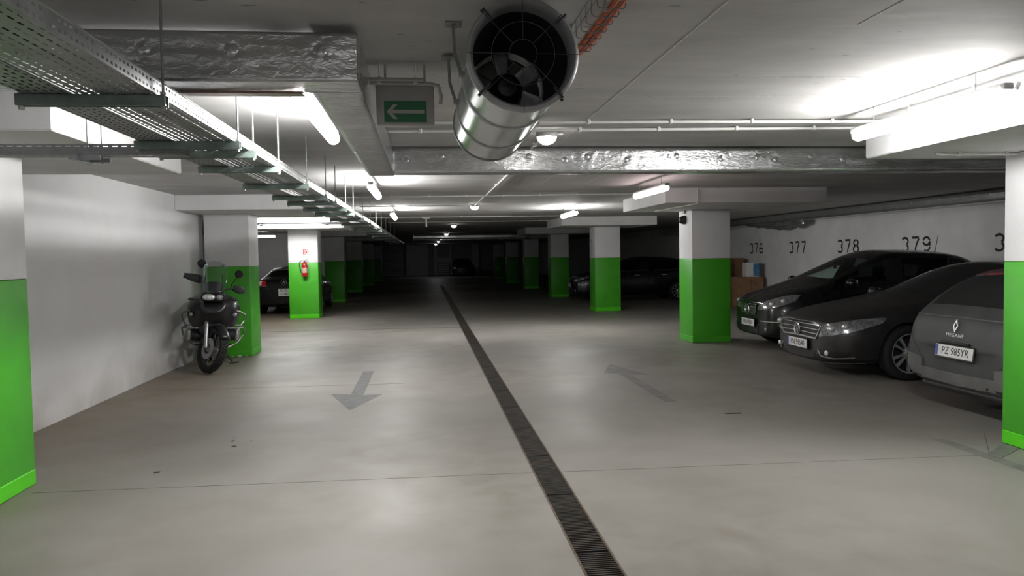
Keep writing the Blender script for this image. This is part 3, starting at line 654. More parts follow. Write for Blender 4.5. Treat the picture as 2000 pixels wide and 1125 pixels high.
# ------------------------------------------------------------------ jet fan
m_fan = mat('brushed_galvanised_casing', (0.58, 0.61, 0.60), 0.24, 0.95, var=0.15, scale=6, stretch=(1, 8, 1), rvar=0.06)
m_ring = mat('grey_inlet_ring', (0.36, 0.365, 0.38), 0.42, 0.3, var=0.15, scale=8)
m_lining = mat('black_acoustic_lining', (0.010, 0.011, 0.014), 0.7, var=0.3, scale=30, bump=0.2, bscale=120)
m_blade = mat('cast_blade', (0.70, 0.70, 0.72), 0.45, 0.3, var=0.15, scale=10)
P0 = Vector((0.377, 2.86, 2.345)); P1 = Vector((0.366, 4.22, 2.312)); FL = (P1-P0).length
zax = (P1-P0).normalized()
fm = frame(P0, (1, 0, 0), (0, 0, 1)); xa = Vector((1, 0, 0)); xa = (xa-zax*xa.dot(zax)).normalized(); ya = zax.cross(xa)
fm = Matrix(((xa.x, ya.x, zax.x, P0.x), (xa.y, ya.y, zax.y, P0.y), (xa.z, ya.z, zax.z, P0.z), (0, 0, 0, 1)))
fan = thing('jet_fan', 'big round jet fan hanging from the ceiling with a wire guard', 'fan', (0, 0, 0)); fan.matrix_world = fm
MB().lathe([(0.196, 0.02), (0.196, FL), (0.190, FL), (0.190, 0.02)], 64, closed=True).build('casing', m_fan, fan)
MB().lathe([(0.183, 0.10), (0.184, 0.03), (0.189, 0.005), (0.198, -0.008), (0.207, -0.002), (0.2125, 0.012), (0.2125, 0.03), (0.205, 0.04), (0.198, 0.05)], 64).build('inlet_ring', m_ring, fan, angle=60)
MB().lathe([(0.183, 0.08), (0.180, 0.40), (0.172, 0.50), (0.172, 0.95), (0.168, 1.0), (0.168, FL-0.02), (0.19, FL-0.005)], 48).build('lining', m_lining, fan)
for z in (0.42, 0.93, FL-0.03):
    MB().lathe([(0.196, z-0.014), (0.2015, z-0.012), (0.2015, z+0.012), (0.196, z+0.014)], 64).build('band', m_galv if z < 1.2 else m_galvdark, fan)
MB().lathe([(0.0001, 0.50), (0.04, 0.505), (0.065, 0.53), (0.072, 0.56), (0.072, 0.64)], 24).build('hub', m_black, fan)
MB().lathe([(0.066, 0.64), (0.075, 0.66), (0.075, 0.92), (0.0001, 0.93)], 24).build('motor', m_dark, fan)
bl = MB(); nb = 6
for j in range(6):
    r = 0.07+0.098*j/5; tw = R(58-26*j/5); c = 0.105-0.02*j/5
    for k in range(5):
        s = (k/4-0.5)*c
        bl.v.append((r, s*math.cos(tw), 0.60+s*math.sin(tw)))
for j in range(5):
    for k in range(4): q = j*5+k; bl.f.append((q, q+1, q+6, q+5))
bme = bl.mesh('blade', m_blade)
for i in range(nb):
    o = link('blade', bme, fan, (0, 0, 0), (0, 0, 2*PI*i/nb+0.4)); sm = o.modifiers.new('thickness', 'SOLIDIFY'); sm.thickness = 0.006
MB().lathe([(0.168, 0.575), (0.171, 0.57), (0.171, 0.66), (0.166, 0.66)], 48).build('impeller_shroud', m_galv, fan)
for a in (0.5, 2.6, 4.71):
    MB().cbox((0.118*math.cos(a), 0.118*math.sin(a), 0.78), (0.09, 0.006, 0.10), Matrix.Rotation(a, 3, 'Z')).build('motor_strut', m_galv, fan, smooth=False)
gd = MB(); zg = -0.006
for r in (0.052, 0.118): gd.tube([(r*math.cos(2*PI*i/40), r*math.sin(2*PI*i/40), zg) for i in range(40)], 0.0016, 6, closed=True)
for i in range(8):
    a = 2*PI*i/8+PI/8*0; gd.cyl((0.052*math.cos(a), 0.052*math.sin(a), zg), (0.208*math.cos(a), 0.208*math.sin(a), zg+0.0), 0.0016, n=6)
gd.build('guard', m_dark, fan)
for i in range(4):
    a = PI/4+i*PI/2+0.05
    mb = MB(); rr = Matrix.Rotation(a, 4, 'Z')
    mb.cbox((0.192, 0, -0.010), (0.05, 0.007, 0.006)); mb.cbox((0.216, 0, 0.006), (0.006, 0.008, 0.035)); mb.cyl((0.213, 0, 0.022), (0.225, 0, 0.022), 0.006, n=8)
    mb.xf(rr).build('guard_clip', m_black, fan, smooth=False)
# the y axis of this frame points down when xa x zax does: find local up
upl = (fm.inverted().to_3x3() @ Vector((0, 0, 1)))
sgn = 1 if upl.y > 0 else -1
top = CZ-P0.z
for zz in (0.42, 0.93):
    for s in (-1, 1):
        mb = MB(); base = Vector((s*0.235, sgn*(top+0.012*(zz > 0.5)), zz))
        mb.box((s*0.235-0.035, sgn*top-0.006, zz-0.03), (s*0.235+0.035, sgn*top, zz+0.03))
        mb.tube([(s*0.235, sgn*(top-0.003), zz), (s*0.232, sgn*0.12, zz), (s*0.205, sgn*0.03, zz)], 0.010, 4)
        mb.tube([(s*0.205, sgn*0.03, zz-0.02), (s*0.205, sgn*0.03, zz+0.02)], 0.012, 8)
        mb.build('bracket', m_galvdark, fan, smooth=False)
q = MB().rbox((0.16, -0.03, 1.05), (0.23, 0.05, 1.18), 0.008, 2).build('terminal_box', m_greyplast, fan)
# ------------------------------------------------------------------ cars
m_paint_black = mat('black_car_paint', (0.006, 0.0062, 0.0075), 0.28, 0.0, var=0.25, scale=5, coat=0.35, rvar=0.06)
m_paint_char = mat('dusty_charcoal_paint', (0.030, 0.028, 0.029), 0.42, 0.25, var=0.3, scale=6, coat=0.25, rvar=0.1)
m_paint_grey = mat('dusty_grey_paint', (0.060, 0.064, 0.065), 0.55, 0.1, var=0.25, scale=5, rvar=0.08)
m_bumper_grey = mat('dusty_pale_bumper', (0.125, 0.125, 0.120), 0.62, 0.0, var=0.25, scale=6)
m_cladding = mat('black_trim', (0.010, 0.010, 0.011), 0.5, var=0.3, scale=14)
m_lens = mat('headlamp_lens', (0.40, 0.41, 0.43), 0.15, 0.55, var=0.5, scale=30, coat=1.0)
m_lensdark = mat('headlamp_dark', (0.05, 0.052, 0.056), 0.2, 0.3, var=0.4, scale=25, coat=1.0)
m_bulb = mat('projector_lens', (0.85, 0.86, 0.9), 0.08, 0.6, var=0.1, scale=20, coat=1.0)
m_redlens = mat('red_tail_lens', (0.38, 0.012, 0.012), 0.18, var=0.2, scale=30, coat=0.8)
m_whitelens = mat('clear_tail_lens', (0.70, 0.70, 0.68), 0.2, var=0.2, scale=30, coat=0.8)
m_seat = mat('dark_seat_fabric', (0.018, 0.018, 0.020), 0.85, var=0.3, scale=30)
m_letter = m_lettering
g_clear = glass('windscreen_glass', (0.62, 0.74, 0.68))
g_dark = glass('tinted_glass', (0.13, 0.15, 0.16))
g_dust = glass('dusty_dark_glass', (0.10, 0.11, 0.11), dust=0.5)

def shell(stations, glassmap, wheels, wr, subdiv=2):
    """lofted car body; returns {slot: (verts, faces)} after rounding and cutting the wheel arches.
    station = (ub, ur, w, zb, zs, zbelt, wb, zrail, wrail, zroof, bow)"""
    rings = []; vs = []
    for (ub, ur, w, zb, zs, zbelt, wb, zrail, wrl, zroof, bow) in stations:
        half = [(ub, 0, zb), (ub, 0.80*w, zb), (ub, 0.965*w, zb+0.07), (ub, w, zb+(zs-zb)*0.55), (ub, 0.99*w, zs), (ub, wb, zbelt),
                (ur, wrl, zrail), (ur-0.1*bow, wrl-0.07, zrail+0.3*(zroof-zrail)), (ur-0.7*bow, 0.5*wrl, zroof-0.25*(zroof-zrail)), (ur-bow, 0, zroof)]
        ring = half + [(u, -v, z) for (u, v, z) in half[-2:0:-1]]
        rings.append([len(vs)+i for i in range(18)]); vs += ring
    fs = []; mi = []
    for k in range(len(rings)-1):
        a, b = rings[k], rings[k+1]
        for j in range(18):
            j2 = (j+1) % 18
            fs.append((a[j], b[j], b[j2], a[j2])); row = j if j < 9 else 17-j; side = 1 if j < 9 else -1
            mi.append(glassmap(k, row, side))
    for ring, flip in ((rings[0], 0), (rings[-1], 1)):
        caps = [(ring[0], ring[1], ring[17])]+[(ring[i], ring[i+1], ring[17-i], ring[18-i]) for i in range(1, 8)]+[(ring[8], ring[9], ring[10])]
        for c in caps: fs.append(c if flip else c[::-1]); mi.append(0)
    me = bpy.data.meshes.new('s'); me.from_pydata(vs, [], fs)
    nslot = max(mi)+1
    for i in range(nslot): me.materials.append(bpy.data.materials.new('tmp'))
    me.polygons.foreach_set('material_index', mi)
    bm = bmesh.new(); bm.from_mesh(me); bmesh.ops.recalc_face_normals(bm, faces=bm.faces); bm.to_mesh(me); bm.free()
    ob = bpy.data.objects.new('s', me); COL.objects.link(ob)
    sd = ob.modifiers.new('sub', 'SUBSURF'); sd.levels = subdiv; sd.render_levels = subdiv
    cut = MB()
    for (u, v) in wheels:
        s = 1 if v > 0 else -1
        cut.cyl((u, s*0.62, wr*1.0), (u, s*1.3, wr*1.0), wr*1.14, n=40)
    cm = bpy.data.meshes.new('c'); cm.from_pydata(cut.v, [], cut.f); cm.materials.append(bpy.data.materials.new('tmp'))
    bm = bmesh.new(); bm.from_mesh(cm); bmesh.ops.recalc_face_normals(bm, faces=bm.faces); bm.to_mesh(cm); bm.free()
    co = bpy.data.objects.new('c', cm); COL.objects.link(co)
    bo = ob.modifiers.new('cut', 'BOOLEAN'); bo.object = co; bo.operation = 'DIFFERENCE'; bo.solver = 'EXACT'
    dg = bpy.context.evaluated_depsgraph_get(); dg.update()
    ev = bpy.data.meshes.new_from_object(ob.evaluated_get(dg))
    V = [v.co.copy() for v in ev.vertices]; out = {}
    allf = []
    for p in ev.polygons:
        allf.append(tuple(p.vertices)); i = p.material_index if p.material_index < nslot else 0
        out.setdefault(i, []).append(tuple(p.vertices))
    bvh = BVHTree.FromPolygons(V, allf)
    bpy.data.objects.remove(ob); bpy.data.objects.remove(co)
    res = {}
    for i, ff in out.items():
        used = sorted({k for f in ff for k in f}); mp = {k: n for n, k in enumerate(used)}
        res[i] = MB().add([V[k] for k in used], [tuple(mp[k] for k in f) for f in ff])
    return res, bvh
def cast(bvh, p, d, off):
    d = Vector(d).normalized(); h, n, i, t = bvh.ray_cast(Vector(p)-d*1.2, d)
    if h is None:
        h, n, i, t = bvh.find_nearest(Vector(p))
    if n.dot(d) > 0: n = -n
    return h+n*off
def lerp_poly(pts, t):
    pts = [Vector(p) for p in pts]; L = [0]
    for a, b in zip(pts, pts[1:]): L.append(L[-1]+(b-a).length)
    s = t*L[-1]
    for i in range(len(pts)-1):
        if s <= L[i+1]+1e-9:
            return pts[i].lerp(pts[i+1], (s-L[i])/max(1e-9, L[i+1]-L[i]))
    return pts[-1]
def patch(bvh, top, bot, d, off=0.006, nu=14, nv=4, thick=0.012):
    """panel between two guide lines, laid onto the body along direction d"""
    g = []; d0 = Vector(d).normalized() if not callable(d) else None
    for i in range(nu+1):
        a = lerp_poly(top, i/nu); b = lerp_poly(bot, i/nu)
        for j in range(nv+1):
            p = a.lerp(b, j/nv); dd = d(i/nu) if callable(d) else d0
            g.append((cast(bvh, p, dd, off), Vector(dd).normalized()))
    n = len(g); w = nv+1; vs = [p for p, _ in g]+[p+q*thick for p, q in g]; fs = []
    for i in range(nu):
        for j in range(nv):
            k = i*w+j; fs.append((k, k+1, k+w+1, k+w)); fs.append((n+k, n+k+w, n+k+w+1, n+k+1))
    for i in range(nu):
        for j in (0, nv): k = i*w+j; fs.append((k, k+w, n+k+w, n+k))
    for j in range(nv):
        for i in (0, nu): k = i*w+j; fs.append((k, k+1, n+k+1, n+k))
    return MB().add(vs, fs)
def line(bvh, pts, d, wd=0.006, off=0.002, n=24, up=(0, 0, 1)):
    up = Vector(up)*wd/2
    return patch(bvh, [Vector(p)+up for p in pts], [Vector(p)-up for p in pts], d, off, n, 1, 0.004)
def mir(mb): return MB().add([(x, -y, z) for x, y, z in mb.v], [f[::-1] for f in mb.f])

def wheel(car, u, v, r, nsp, style='plain', width=0.21):
    s = 1 if v > 0 else -1
    q = Matrix(((1, 0, 0, 0), (0, 0, s, 0), (0, -s, 0, 0), (0, 0, 0, 1))).to_4x4()   # local z -> outward
    q = Matrix(((1, 0, 0, u), (0, 0, s, v-s*width/2), (0, 1, 0, r), (0, 0, 0, 1)))
    h = width/2; ri = r*0.70
    wh = MB().lathe([(ri*1.0, -h*0.9), (ri*1.02, h*0.85), (ri*0.985, h*0.9), (ri*0.95, h*0.80), (ri*0.90, h*0.30), (ri*0.88, -h*0.2), (0.0001, -h*0.25)], 40).xf(q).build('wheel', mat('wheel_barrel', (0.05, 0.05, 0.055), 0.4, 0.6, var=0.2, scale=9), car)
    MB().lathe([(ri, -h*0.9), (r*0.90, -h), (r*0.975, -h*0.85), (r, -h*0.55), (r, h*0.55), (r*0.975, h*0.85), (r*0.90, h), (ri*1.06, h*0.98), (ri, h*0.88)], 48).xf(q).build('tyre', m_rubber, wh, angle=50)
    MB().lathe([(ri*1.03, h*0.88), (ri*1.03, h*0.97), (ri*0.97, h*0.93), (ri*0.95, h*0.75)], 48).xf(q).build('rim_lip', m_alloy, wh)
    MB().lathe([(0.0001, h*0.66), (r*0.10, h*0.65), (r*0.17, h*0.50), (r*0.19, h*0.2)], 24).xf(q).build('hub', m_alloy, wh)
    MB().lathe([(0.0001, h*0.72), (r*0.075, h*0.70), (r*0.08, h*0.60)], 20).xf(q).build('hub_cap', m_dark, wh)
    for i in range(nsp):
        a = 2*PI*i/nsp+0.2
        if style == 'twin':
            da = (0.12 if i % 2 else -0.12)*2.0*PI/nsp
            a1 = a+da
        else: a1 = a
        w0, w1 = (0.022, 0.030) if nsp > 7 else (0.035, 0.05)
        mb = MB(); p0 = Vector((r*0.14*math.cos(a), r*0.14*math.sin(a), h*0.58)); p1 = Vector((ri*0.98*math.cos(a1), ri*0.98*math.sin(a1), h*0.82))
        t = Vector((-math.sin(a), math.cos(a), 0)); dz = Vector((0, 0, -0.03))
        pm = p0.lerp(p1, 0.5)+Vector((0, 0, 0.012))
        ring = []
        for p, wd in ((p0, w0*0.8), (pm, w0), (p1, w1)):
            ring += [p+t*wd/2, p-t*wd/2, p-t*wd*0.7+dz, p+t*wd*0.7+dz]
        fs = []
        for k in range(2):
            b = k*4
            for j in range(4): fs.append((b+j, b+(j+1) % 4, b+4+(j+1) % 4, b+4+j))
        fs += [(0, 1, 2, 3), (8, 9, 10, 11)]
        mb.add(ring, fs).xf(q).build('spoke', m_alloy, wh)
    return wh
def seats(car, spots, z=0.42, back=1.0):
    for (u, v) in spots:
        MB().rbox((u-0.25, v-0.24, z-0.12), (u+0.27, v+0.24, z+0.05), 0.06, 3).rbox((u+0.20, v-0.23, z), (u+0.36, v+0.23, back), 0.05, 3, Matrix.Identity(4)).rbox((u+0.27, v-0.13, back+0.02), (u+0.35, v+0.13, back+0.19), 0.035, 3).build('seat', m_seat, car)
def plate(parent, m4, text, two=None):
    """licence plate in the local xy plane of m4, centred, facing +z"""
    w, h = (0.52, 0.114) if not two else (0.305, 0.214)
    pl = MB().rbox((-w/2, -h/2, 0), (w/2, h/2, 0.008), 0.004, 1, m4).build('licence_plate', m_plate, parent)
    MB().rbox((-w/2-0.012, -h/2-0.014, -0.01), (w/2+0.012, h/2+0.012, 0.004), 0.004, 1, m4).build('plate_holder', m_black, pl)
    if not two:
        MB().box((-w/2+0.004, -h/2+0.006, 0.0), (-w/2+0.044, h/2-0.006, 0.0088)).xf(m4).build('blue_band', m_plateblue, pl, smooth=False)
        text_mb(text, 0.100, 0.86, 0.0008, m4 @ Matrix.Translation((0.022, 0, 0.009)), 1.05).build('plate_text', m_lettering, pl, smooth=False)
    else:
        text_mb(text, 0.095, 0.9, 0.0008, m4 @ Matrix.Translation((0, 0.05, 0.009))).build('plate_text', m_lettering, pl, smooth=False)
        text_mb(two, 0.095, 0.9, 0.0008, m4 @ Matrix.Translation((0, -0.05, 0.009))).build('plate_text', m_lettering, pl, smooth=False)
    return pl
def front_frame(u, z, v=0, tilt=0):   # faces -u
    return frame((u, v, z), (0, -1, 0), (math.sin(R(tilt)), 0, math.cos(R(tilt))))
def rear_frame(u, z, v=0, tilt=0):    # faces +u
    return frame((u, v, z), (0, 1, 0), (-math.sin(R(tilt)), 0, math.cos(R(tilt))))
def mirror_part(car, bvh, u, v, z, paint):
    for s in (-1, 1):
        mb = MB().ball((u+0.02, s*(v+0.12), z+0.02), (0.075, 0.11, 0.075))
        o = mb.build('door_mirror', paint, car)
        MB().rbox((u+0.05, s*(v+0.12)-0.085, z-0.035), (u+0.098, s*(v+0.12)+0.085, z+0.075), 0.02, 2).build('mirror_glass', m_chrome, o)
        MB().tube([(u+0.03, s*(v-0.04), z-0.04), (u+0.02, s*(v+0.08), z-0.01)], 0.025, 8).build('mirror_arm', m_cladding, o)
def standard_glassmap(front_w, bpil, rear_w, quarter=None, ws=4, rw=9):
    def f(k, row, side):
        if k == ws and row in (7, 8): return 1
        if k == rw and row in (7, 8): return 2
        if row == 5:
            if k in front_w: return 3 if side > 0 else 4
            if k in rear_w: return 5 if side > 0 else 6
            if quarter and k in quarter: return 7 if side > 0 else 8
            if k in bpil: return 9 if side > 0 else 11
        if row == 1 or row == 0: return 10
        return 0
    return f
SLOT = {0: 'body', 1: 'windscreen', 2: 'rear_window', 3: 'front_side_window', 4: 'front_side_window', 5: 'rear_side_window', 6: 'rear_side_window', 7: 'quarter_window', 8: 'quarter_window', 9: 'door_pillar', 10: 'underbody', 11: 'door_pillar'}
def assemble(car, res, paint, gmap):
    for i, mb in res.items():
        m = paint if i == 0 else (m_cladding if i in (9, 10, 11) else gmap.get(i, g_dark))
        mb.build(SLOT[i], m, car, angle=50 if i in (0, 10) else 60)
def wheels4(car, uf, ur, W, r, nsp, style='plain'):
    for u in (uf, ur):
        for s in (-1, 1): wheel(car, u, s*(W-0.012), r, nsp, style)
def door_lines(car, bvh, W, us, z0, z1, zh, handles=(), m=None):
    for s in (-1, 1):
        for (u, du) in us:
            line(bvh, [(u+du, s*W, z1), (u, s*W, (z0+z1)/2), (u, s*W, z0)], (0, -s, 0), 0.006, 0.0012, 14, (1, 0, 0)).build('door_seam', m_cladding, car, smooth=False)
        for u in handles:
            patch(bvh, [(u, s*W, zh+0.016), (u+0.19, s*W, zh+0.022)], [(u, s*W, zh-0.012), (u+0.19, s*W, zh-0.006)], (0, -s, 0), 0.022, 6, 2, 0.03).build('door_handle', m or m_chrome, car)

# ---- black one-box hatchback (front towards the aisle)
def hatchback():
    car = thing('hatchback_car', 'black compact hatchback with sloping nose, left of the charcoal sedan', 'car', (5.35, 12.26, 0), group='cars parked on the right')
    W = 0.882
    st = [(0.00, 0.00, 0.56, 0.25, 0.54, 0.66, 0.54, 0.72, 0.46, 0.76, 0.03), (0.07, 0.07, 0.70, 0.21, 0.57, 0.73, 0.67, 0.79, 0.56, 0.83, 0.03),
          (0.28, 0.28, 0.83, 0.19, 0.64, 0.84, 0.77, 0.885, 0.66, 0.93, 0.06), (0.75, 0.75, 0.882, 0.19, 0.73, 0.96, 0.83, 1.00, 0.73, 1.05, 0.10),
          (1.00, 1.02, 0.882, 0.19, 0.76, 1.03, 0.83, 1.06, 0.75, 1.115, 0.16), (1.35, 1.90, 0.882, 0.19, 0.78, 1.055, 0.83, 1.46, 0.62, 1.545, 0.14),
          (1.98, 2.12, 0.882, 0.19, 0.79, 1.07, 0.83, 1.515, 0.61, 1.595, 0.05), (2.08, 2.20, 0.882, 0.19, 0.79, 1.075, 0.83, 1.52, 0.61, 1.60, 0.04),
          (2.92, 2.95, 0.882, 0.19, 0.80, 1.10, 0.83, 1.51, 0.60, 1.59, 0), (3.55, 3.58, 0.87, 0.20, 0.80, 1.12, 0.81, 1.45, 0.57, 1.52, -0.06),
          (3.80, 3.84, 0.85, 0.24, 0.78, 1.05, 0.80, 1.08, 0.70, 1.11, -0.06), (3.90, 3.92, 0.82, 0.27, 0.68, 0.90, 0.78, 0.93, 0.66, 0.95, -0.04), (3.95, 3.95, 0.74, 0.32, 0.55, 0.68, 0.70, 0.72, 0.60, 0.74, -0.02)]
    res, bvh = shell(st, standard_glassmap((4, 5), (6,), (7,), (8,)), [(u, s*W) for u in (0.80, 3.36) for s in (-1, 1)], 0.31)
    assemble(car, res, m_paint_black, {1: g_clear, 2: g_dark, 3: g_clear, 4: g_dark})
    wheels4(car, 0.80, 3.36, W, 0.31, 7)
    seats(car, ((1.75, 0.38), (1.75, -0.38), (2.6, 0.38), (2.6, -0.38)), 0.55, 1.12)
    MB().rbox((1.15, -0.7, 0.85), (1.55, 0.7, 1.0), 0.06, 3).build('dashboard', m_seat, car)
    MB().rbox((1.60, -0.10, 1.335), (1.66, 0.10, 1.395), 0.015, 2).box((1.62, 0.16, 1.28), (1.635, 0.24, 1.36)).build('rear_view_mirror', m_black, car)
    # chrome framed grille with star
    gp = patch(bvh, [(0, -0.30, 0.735), (0, 0, 0.745), (0, 0.30, 0.735)], [(0, -0.235, 0.555), (0, 0, 0.54), (0, 0.235, 0.555)], (1, 0, 0), 0.010, 16, 5, 0.03).build('grille', m_black, car)
    for z, hw in ((0.735, 0.30), (0.685, 0.285), (0.635, 0.265), (0.585, 0.245)):
        line(bvh, [(0, -hw, z), (0, 0, z+0.008), (0, hw, z)], (1, 0, 0), 0.020 if z > 0.7 else 0.012, 0.020, 16).build('chrome_bar', m_chrome, gp)
    for s in (-1, 1): line(bvh, [(0, s*0.30, 0.735), (0, s*0.245, 0.56)], (1, 0, 0), 0.016, 0.018, 8, (0, 1, 0)).build('chrome_bar', m_chrome, gp)
    c = cast(bvh, (0, 0, 0.645), (1, 0, 0), 0.034); fm = front_frame(c.x, c.z)
    em = MB().lathe([(0.066, 0.0), (0.075, 0.008), (0.084, 0.0), (0.075, -0.008)], 32, fm, closed=True)
    for k in range(3):
        a = PI/2+k*2*PI/3; em.prism([(0.074*math.cos(a), 0.074*math.sin(a)), (0.012*math.cos(a+1.05), 0.012*math.sin(a+1.05)), (0.0, 0.0), (0.012*math.cos(a-1.05), 0.012*math.sin(a-1.05))], 0.006, fm)
    em.build('emblem', m_chrome, car)
    for s in (-1, 1):
        d = lambda t, s=s: (1-0.45*t, -s*(0.15+0.75*t), -0.1)
        hl = patch(bvh, [(0.05, s*0.33, 0.70), (0.16, s*0.56, 0.83), (0.34, s*0.72, 0.90), (0.50, s*0.80, 0.90)], [(0.04, s*0.32, 0.645), (0.08, s*0.55, 0.66), (0.20, s*0.72, 0.72), (0.40, s*0.82, 0.80)], d, 0.006, 18, 6).build('headlamp', m_lens, car)
        for (u, v, z, r) in ((0.16, 0.60, 0.745, 0.050), (0.28, 0.71, 0.80, 0.045)):
            c = cast(bvh, (u, s*v, z), (0.75, -s*0.55, -0.15), 0.0); MB().ball(c, (r, r, r*0.9), None, 14, 8).build('reflector', m_bulb, hl)
        line(bvh, [(0.03, s*0.42, 0.475), (0.10, s*0.68, 0.475), (0.25, s*0.80, 0.475)], (1, -s*0.4, 0), 0.014, 0.012, 16).build('bumper_strip', m_chrome, car)
        patch(bvh, [(0, s*0.40, 0.40), (0.10, s*0.70, 0.40)], [(0, s*0.40, 0.27), (0.10, s*0.70, 0.28)], (1, -s*0.25, 0), 0.005, 10, 3).build('bumper_vent', m_black, car)
        c = cast(bvh, (0.05, s*0.56, 0.345), (1, -s*0.2, 0), 0.002); MB().ball(c, (0.018, 0.042, 0.042)).build('fog_lamp', m_lens, car)
        line(bvh, [(1.05, s*0.9, 1.045), (2.9, s*0.9, 1.09)], (0, -s, 0), 0.012, 0.006, 20).build('waist_trim', m_cladding, car)
        line(bvh, [(0.20, s*0.60, 0.90), (0.75, s*0.74, 1.035), (1.0, s*0.76, 1.09)], (0, 0, -1), 0.006, 0.0012, 18, (0, 1, 0)).build('bonnet_seam', m_cladding, car, smooth=False)
    patch(bvh, [(0, -0.36, 0.40), (0, 0.36, 0.40)], [(0, -0.34, 0.27), (0, 0.34, 0.27)], (1, 0, 0), 0.005, 10, 3).build('lower_grille', m_black, car)
    c = cast(bvh, (0, 0, 0.44), (1, 0, 0), 0.02); plate(car, front_frame(c.x-0.006, 0.43), 'PN 69869')
    door_lines(car, bvh, 0.9, ((1.12, 0.0), (2.03, 0.04), (2.95, 0.0)), 0.28, 1.03, 0.90, (1.78, 2.66))
    mirror_part(car, bvh, 1.22, 0.84, 1.06, m_paint_black)
    c = cast(bvh, (3.32, 0, 1.6), (0, 0, -1), 0.0)
    MB().cyl((c.x-0.02, 0, c.z-0.005), (c.x+0.01, 0, c.z+0.03), 0.014, 0.009).cyl((c.x+0.005, 0, c.z+0.02), (c.x+0.06, 0, c.z+0.30), 0.006, 0.004).build('aerial', m_black, car)
    # windscreen wiper and tail lamps
    for s in (-1, 1): patch(bvh, [(3.75, s*0.80, 1.0), (3.9, s*0.70, 1.0)], [(3.85, s*0.80, 0.72), (3.95, s*0.66, 0.72)], (-1, -s*0.5, 0), 0.006, 6, 5).build('tail_lamp', m_redlens, car)
hatchback()

# ---- charcoal four-door coupe sedan
CC = [(0.00, 0.00, 0.60, 0.23, 0.54, 0.63, 0.57, 0.67, 0.48, 0.695, 0.03), (0.09, 0.09, 0.75, 0.18, 0.57, 0.685, 0.70, 0.725, 0.60, 0.755, 0.04),
      (0.32, 0.32, 0.875, 0.17, 0.63, 0.755, 0.80, 0.795, 0.68, 0.83, 0.08), (0.92, 0.92, 0.925, 0.17, 0.70, 0.855, 0.87, 0.89, 0.76, 0.93, 0.10),
      (1.42, 1.46, 0.927, 0.17, 0.73, 0.925, 0.87, 0.95, 0.79, 1.00, 0.18), (1.85, 2.24, 0.927, 0.17, 0.74, 0.945, 0.87, 1.29, 0.61, 1.375, 0.13),
      (2.42, 2.56, 0.927, 0.17, 0.75, 0.96, 0.87, 1.345, 0.60, 1.42, 0.05), (2.52, 2.64, 0.927, 0.17, 0.75, 0.965, 0.87, 1.35, 0.60, 1.425, 0.04),
      (3.55, 3.30, 0.927, 0.17, 0.77, 1.00, 0.86, 1.315, 0.58, 1.395, 0), (3.90, 3.52, 0.92, 0.18, 0.78, 1.02, 0.84, 1.265, 0.56, 1.34, -0.05),
      (4.22, 4.28, 0.91, 0.20, 0.79, 1.02, 0.81, 1.055, 0.68, 1.085, -0.08), (4.62, 4.64, 0.88, 0.24, 0.78, 0.985, 0.78, 1.02, 0.66, 1.045, -0.06), (4.78, 4.78, 0.76, 0.32, 0.64, 0.84, 0.70, 0.90, 0.58, 0.92, -0.03)]
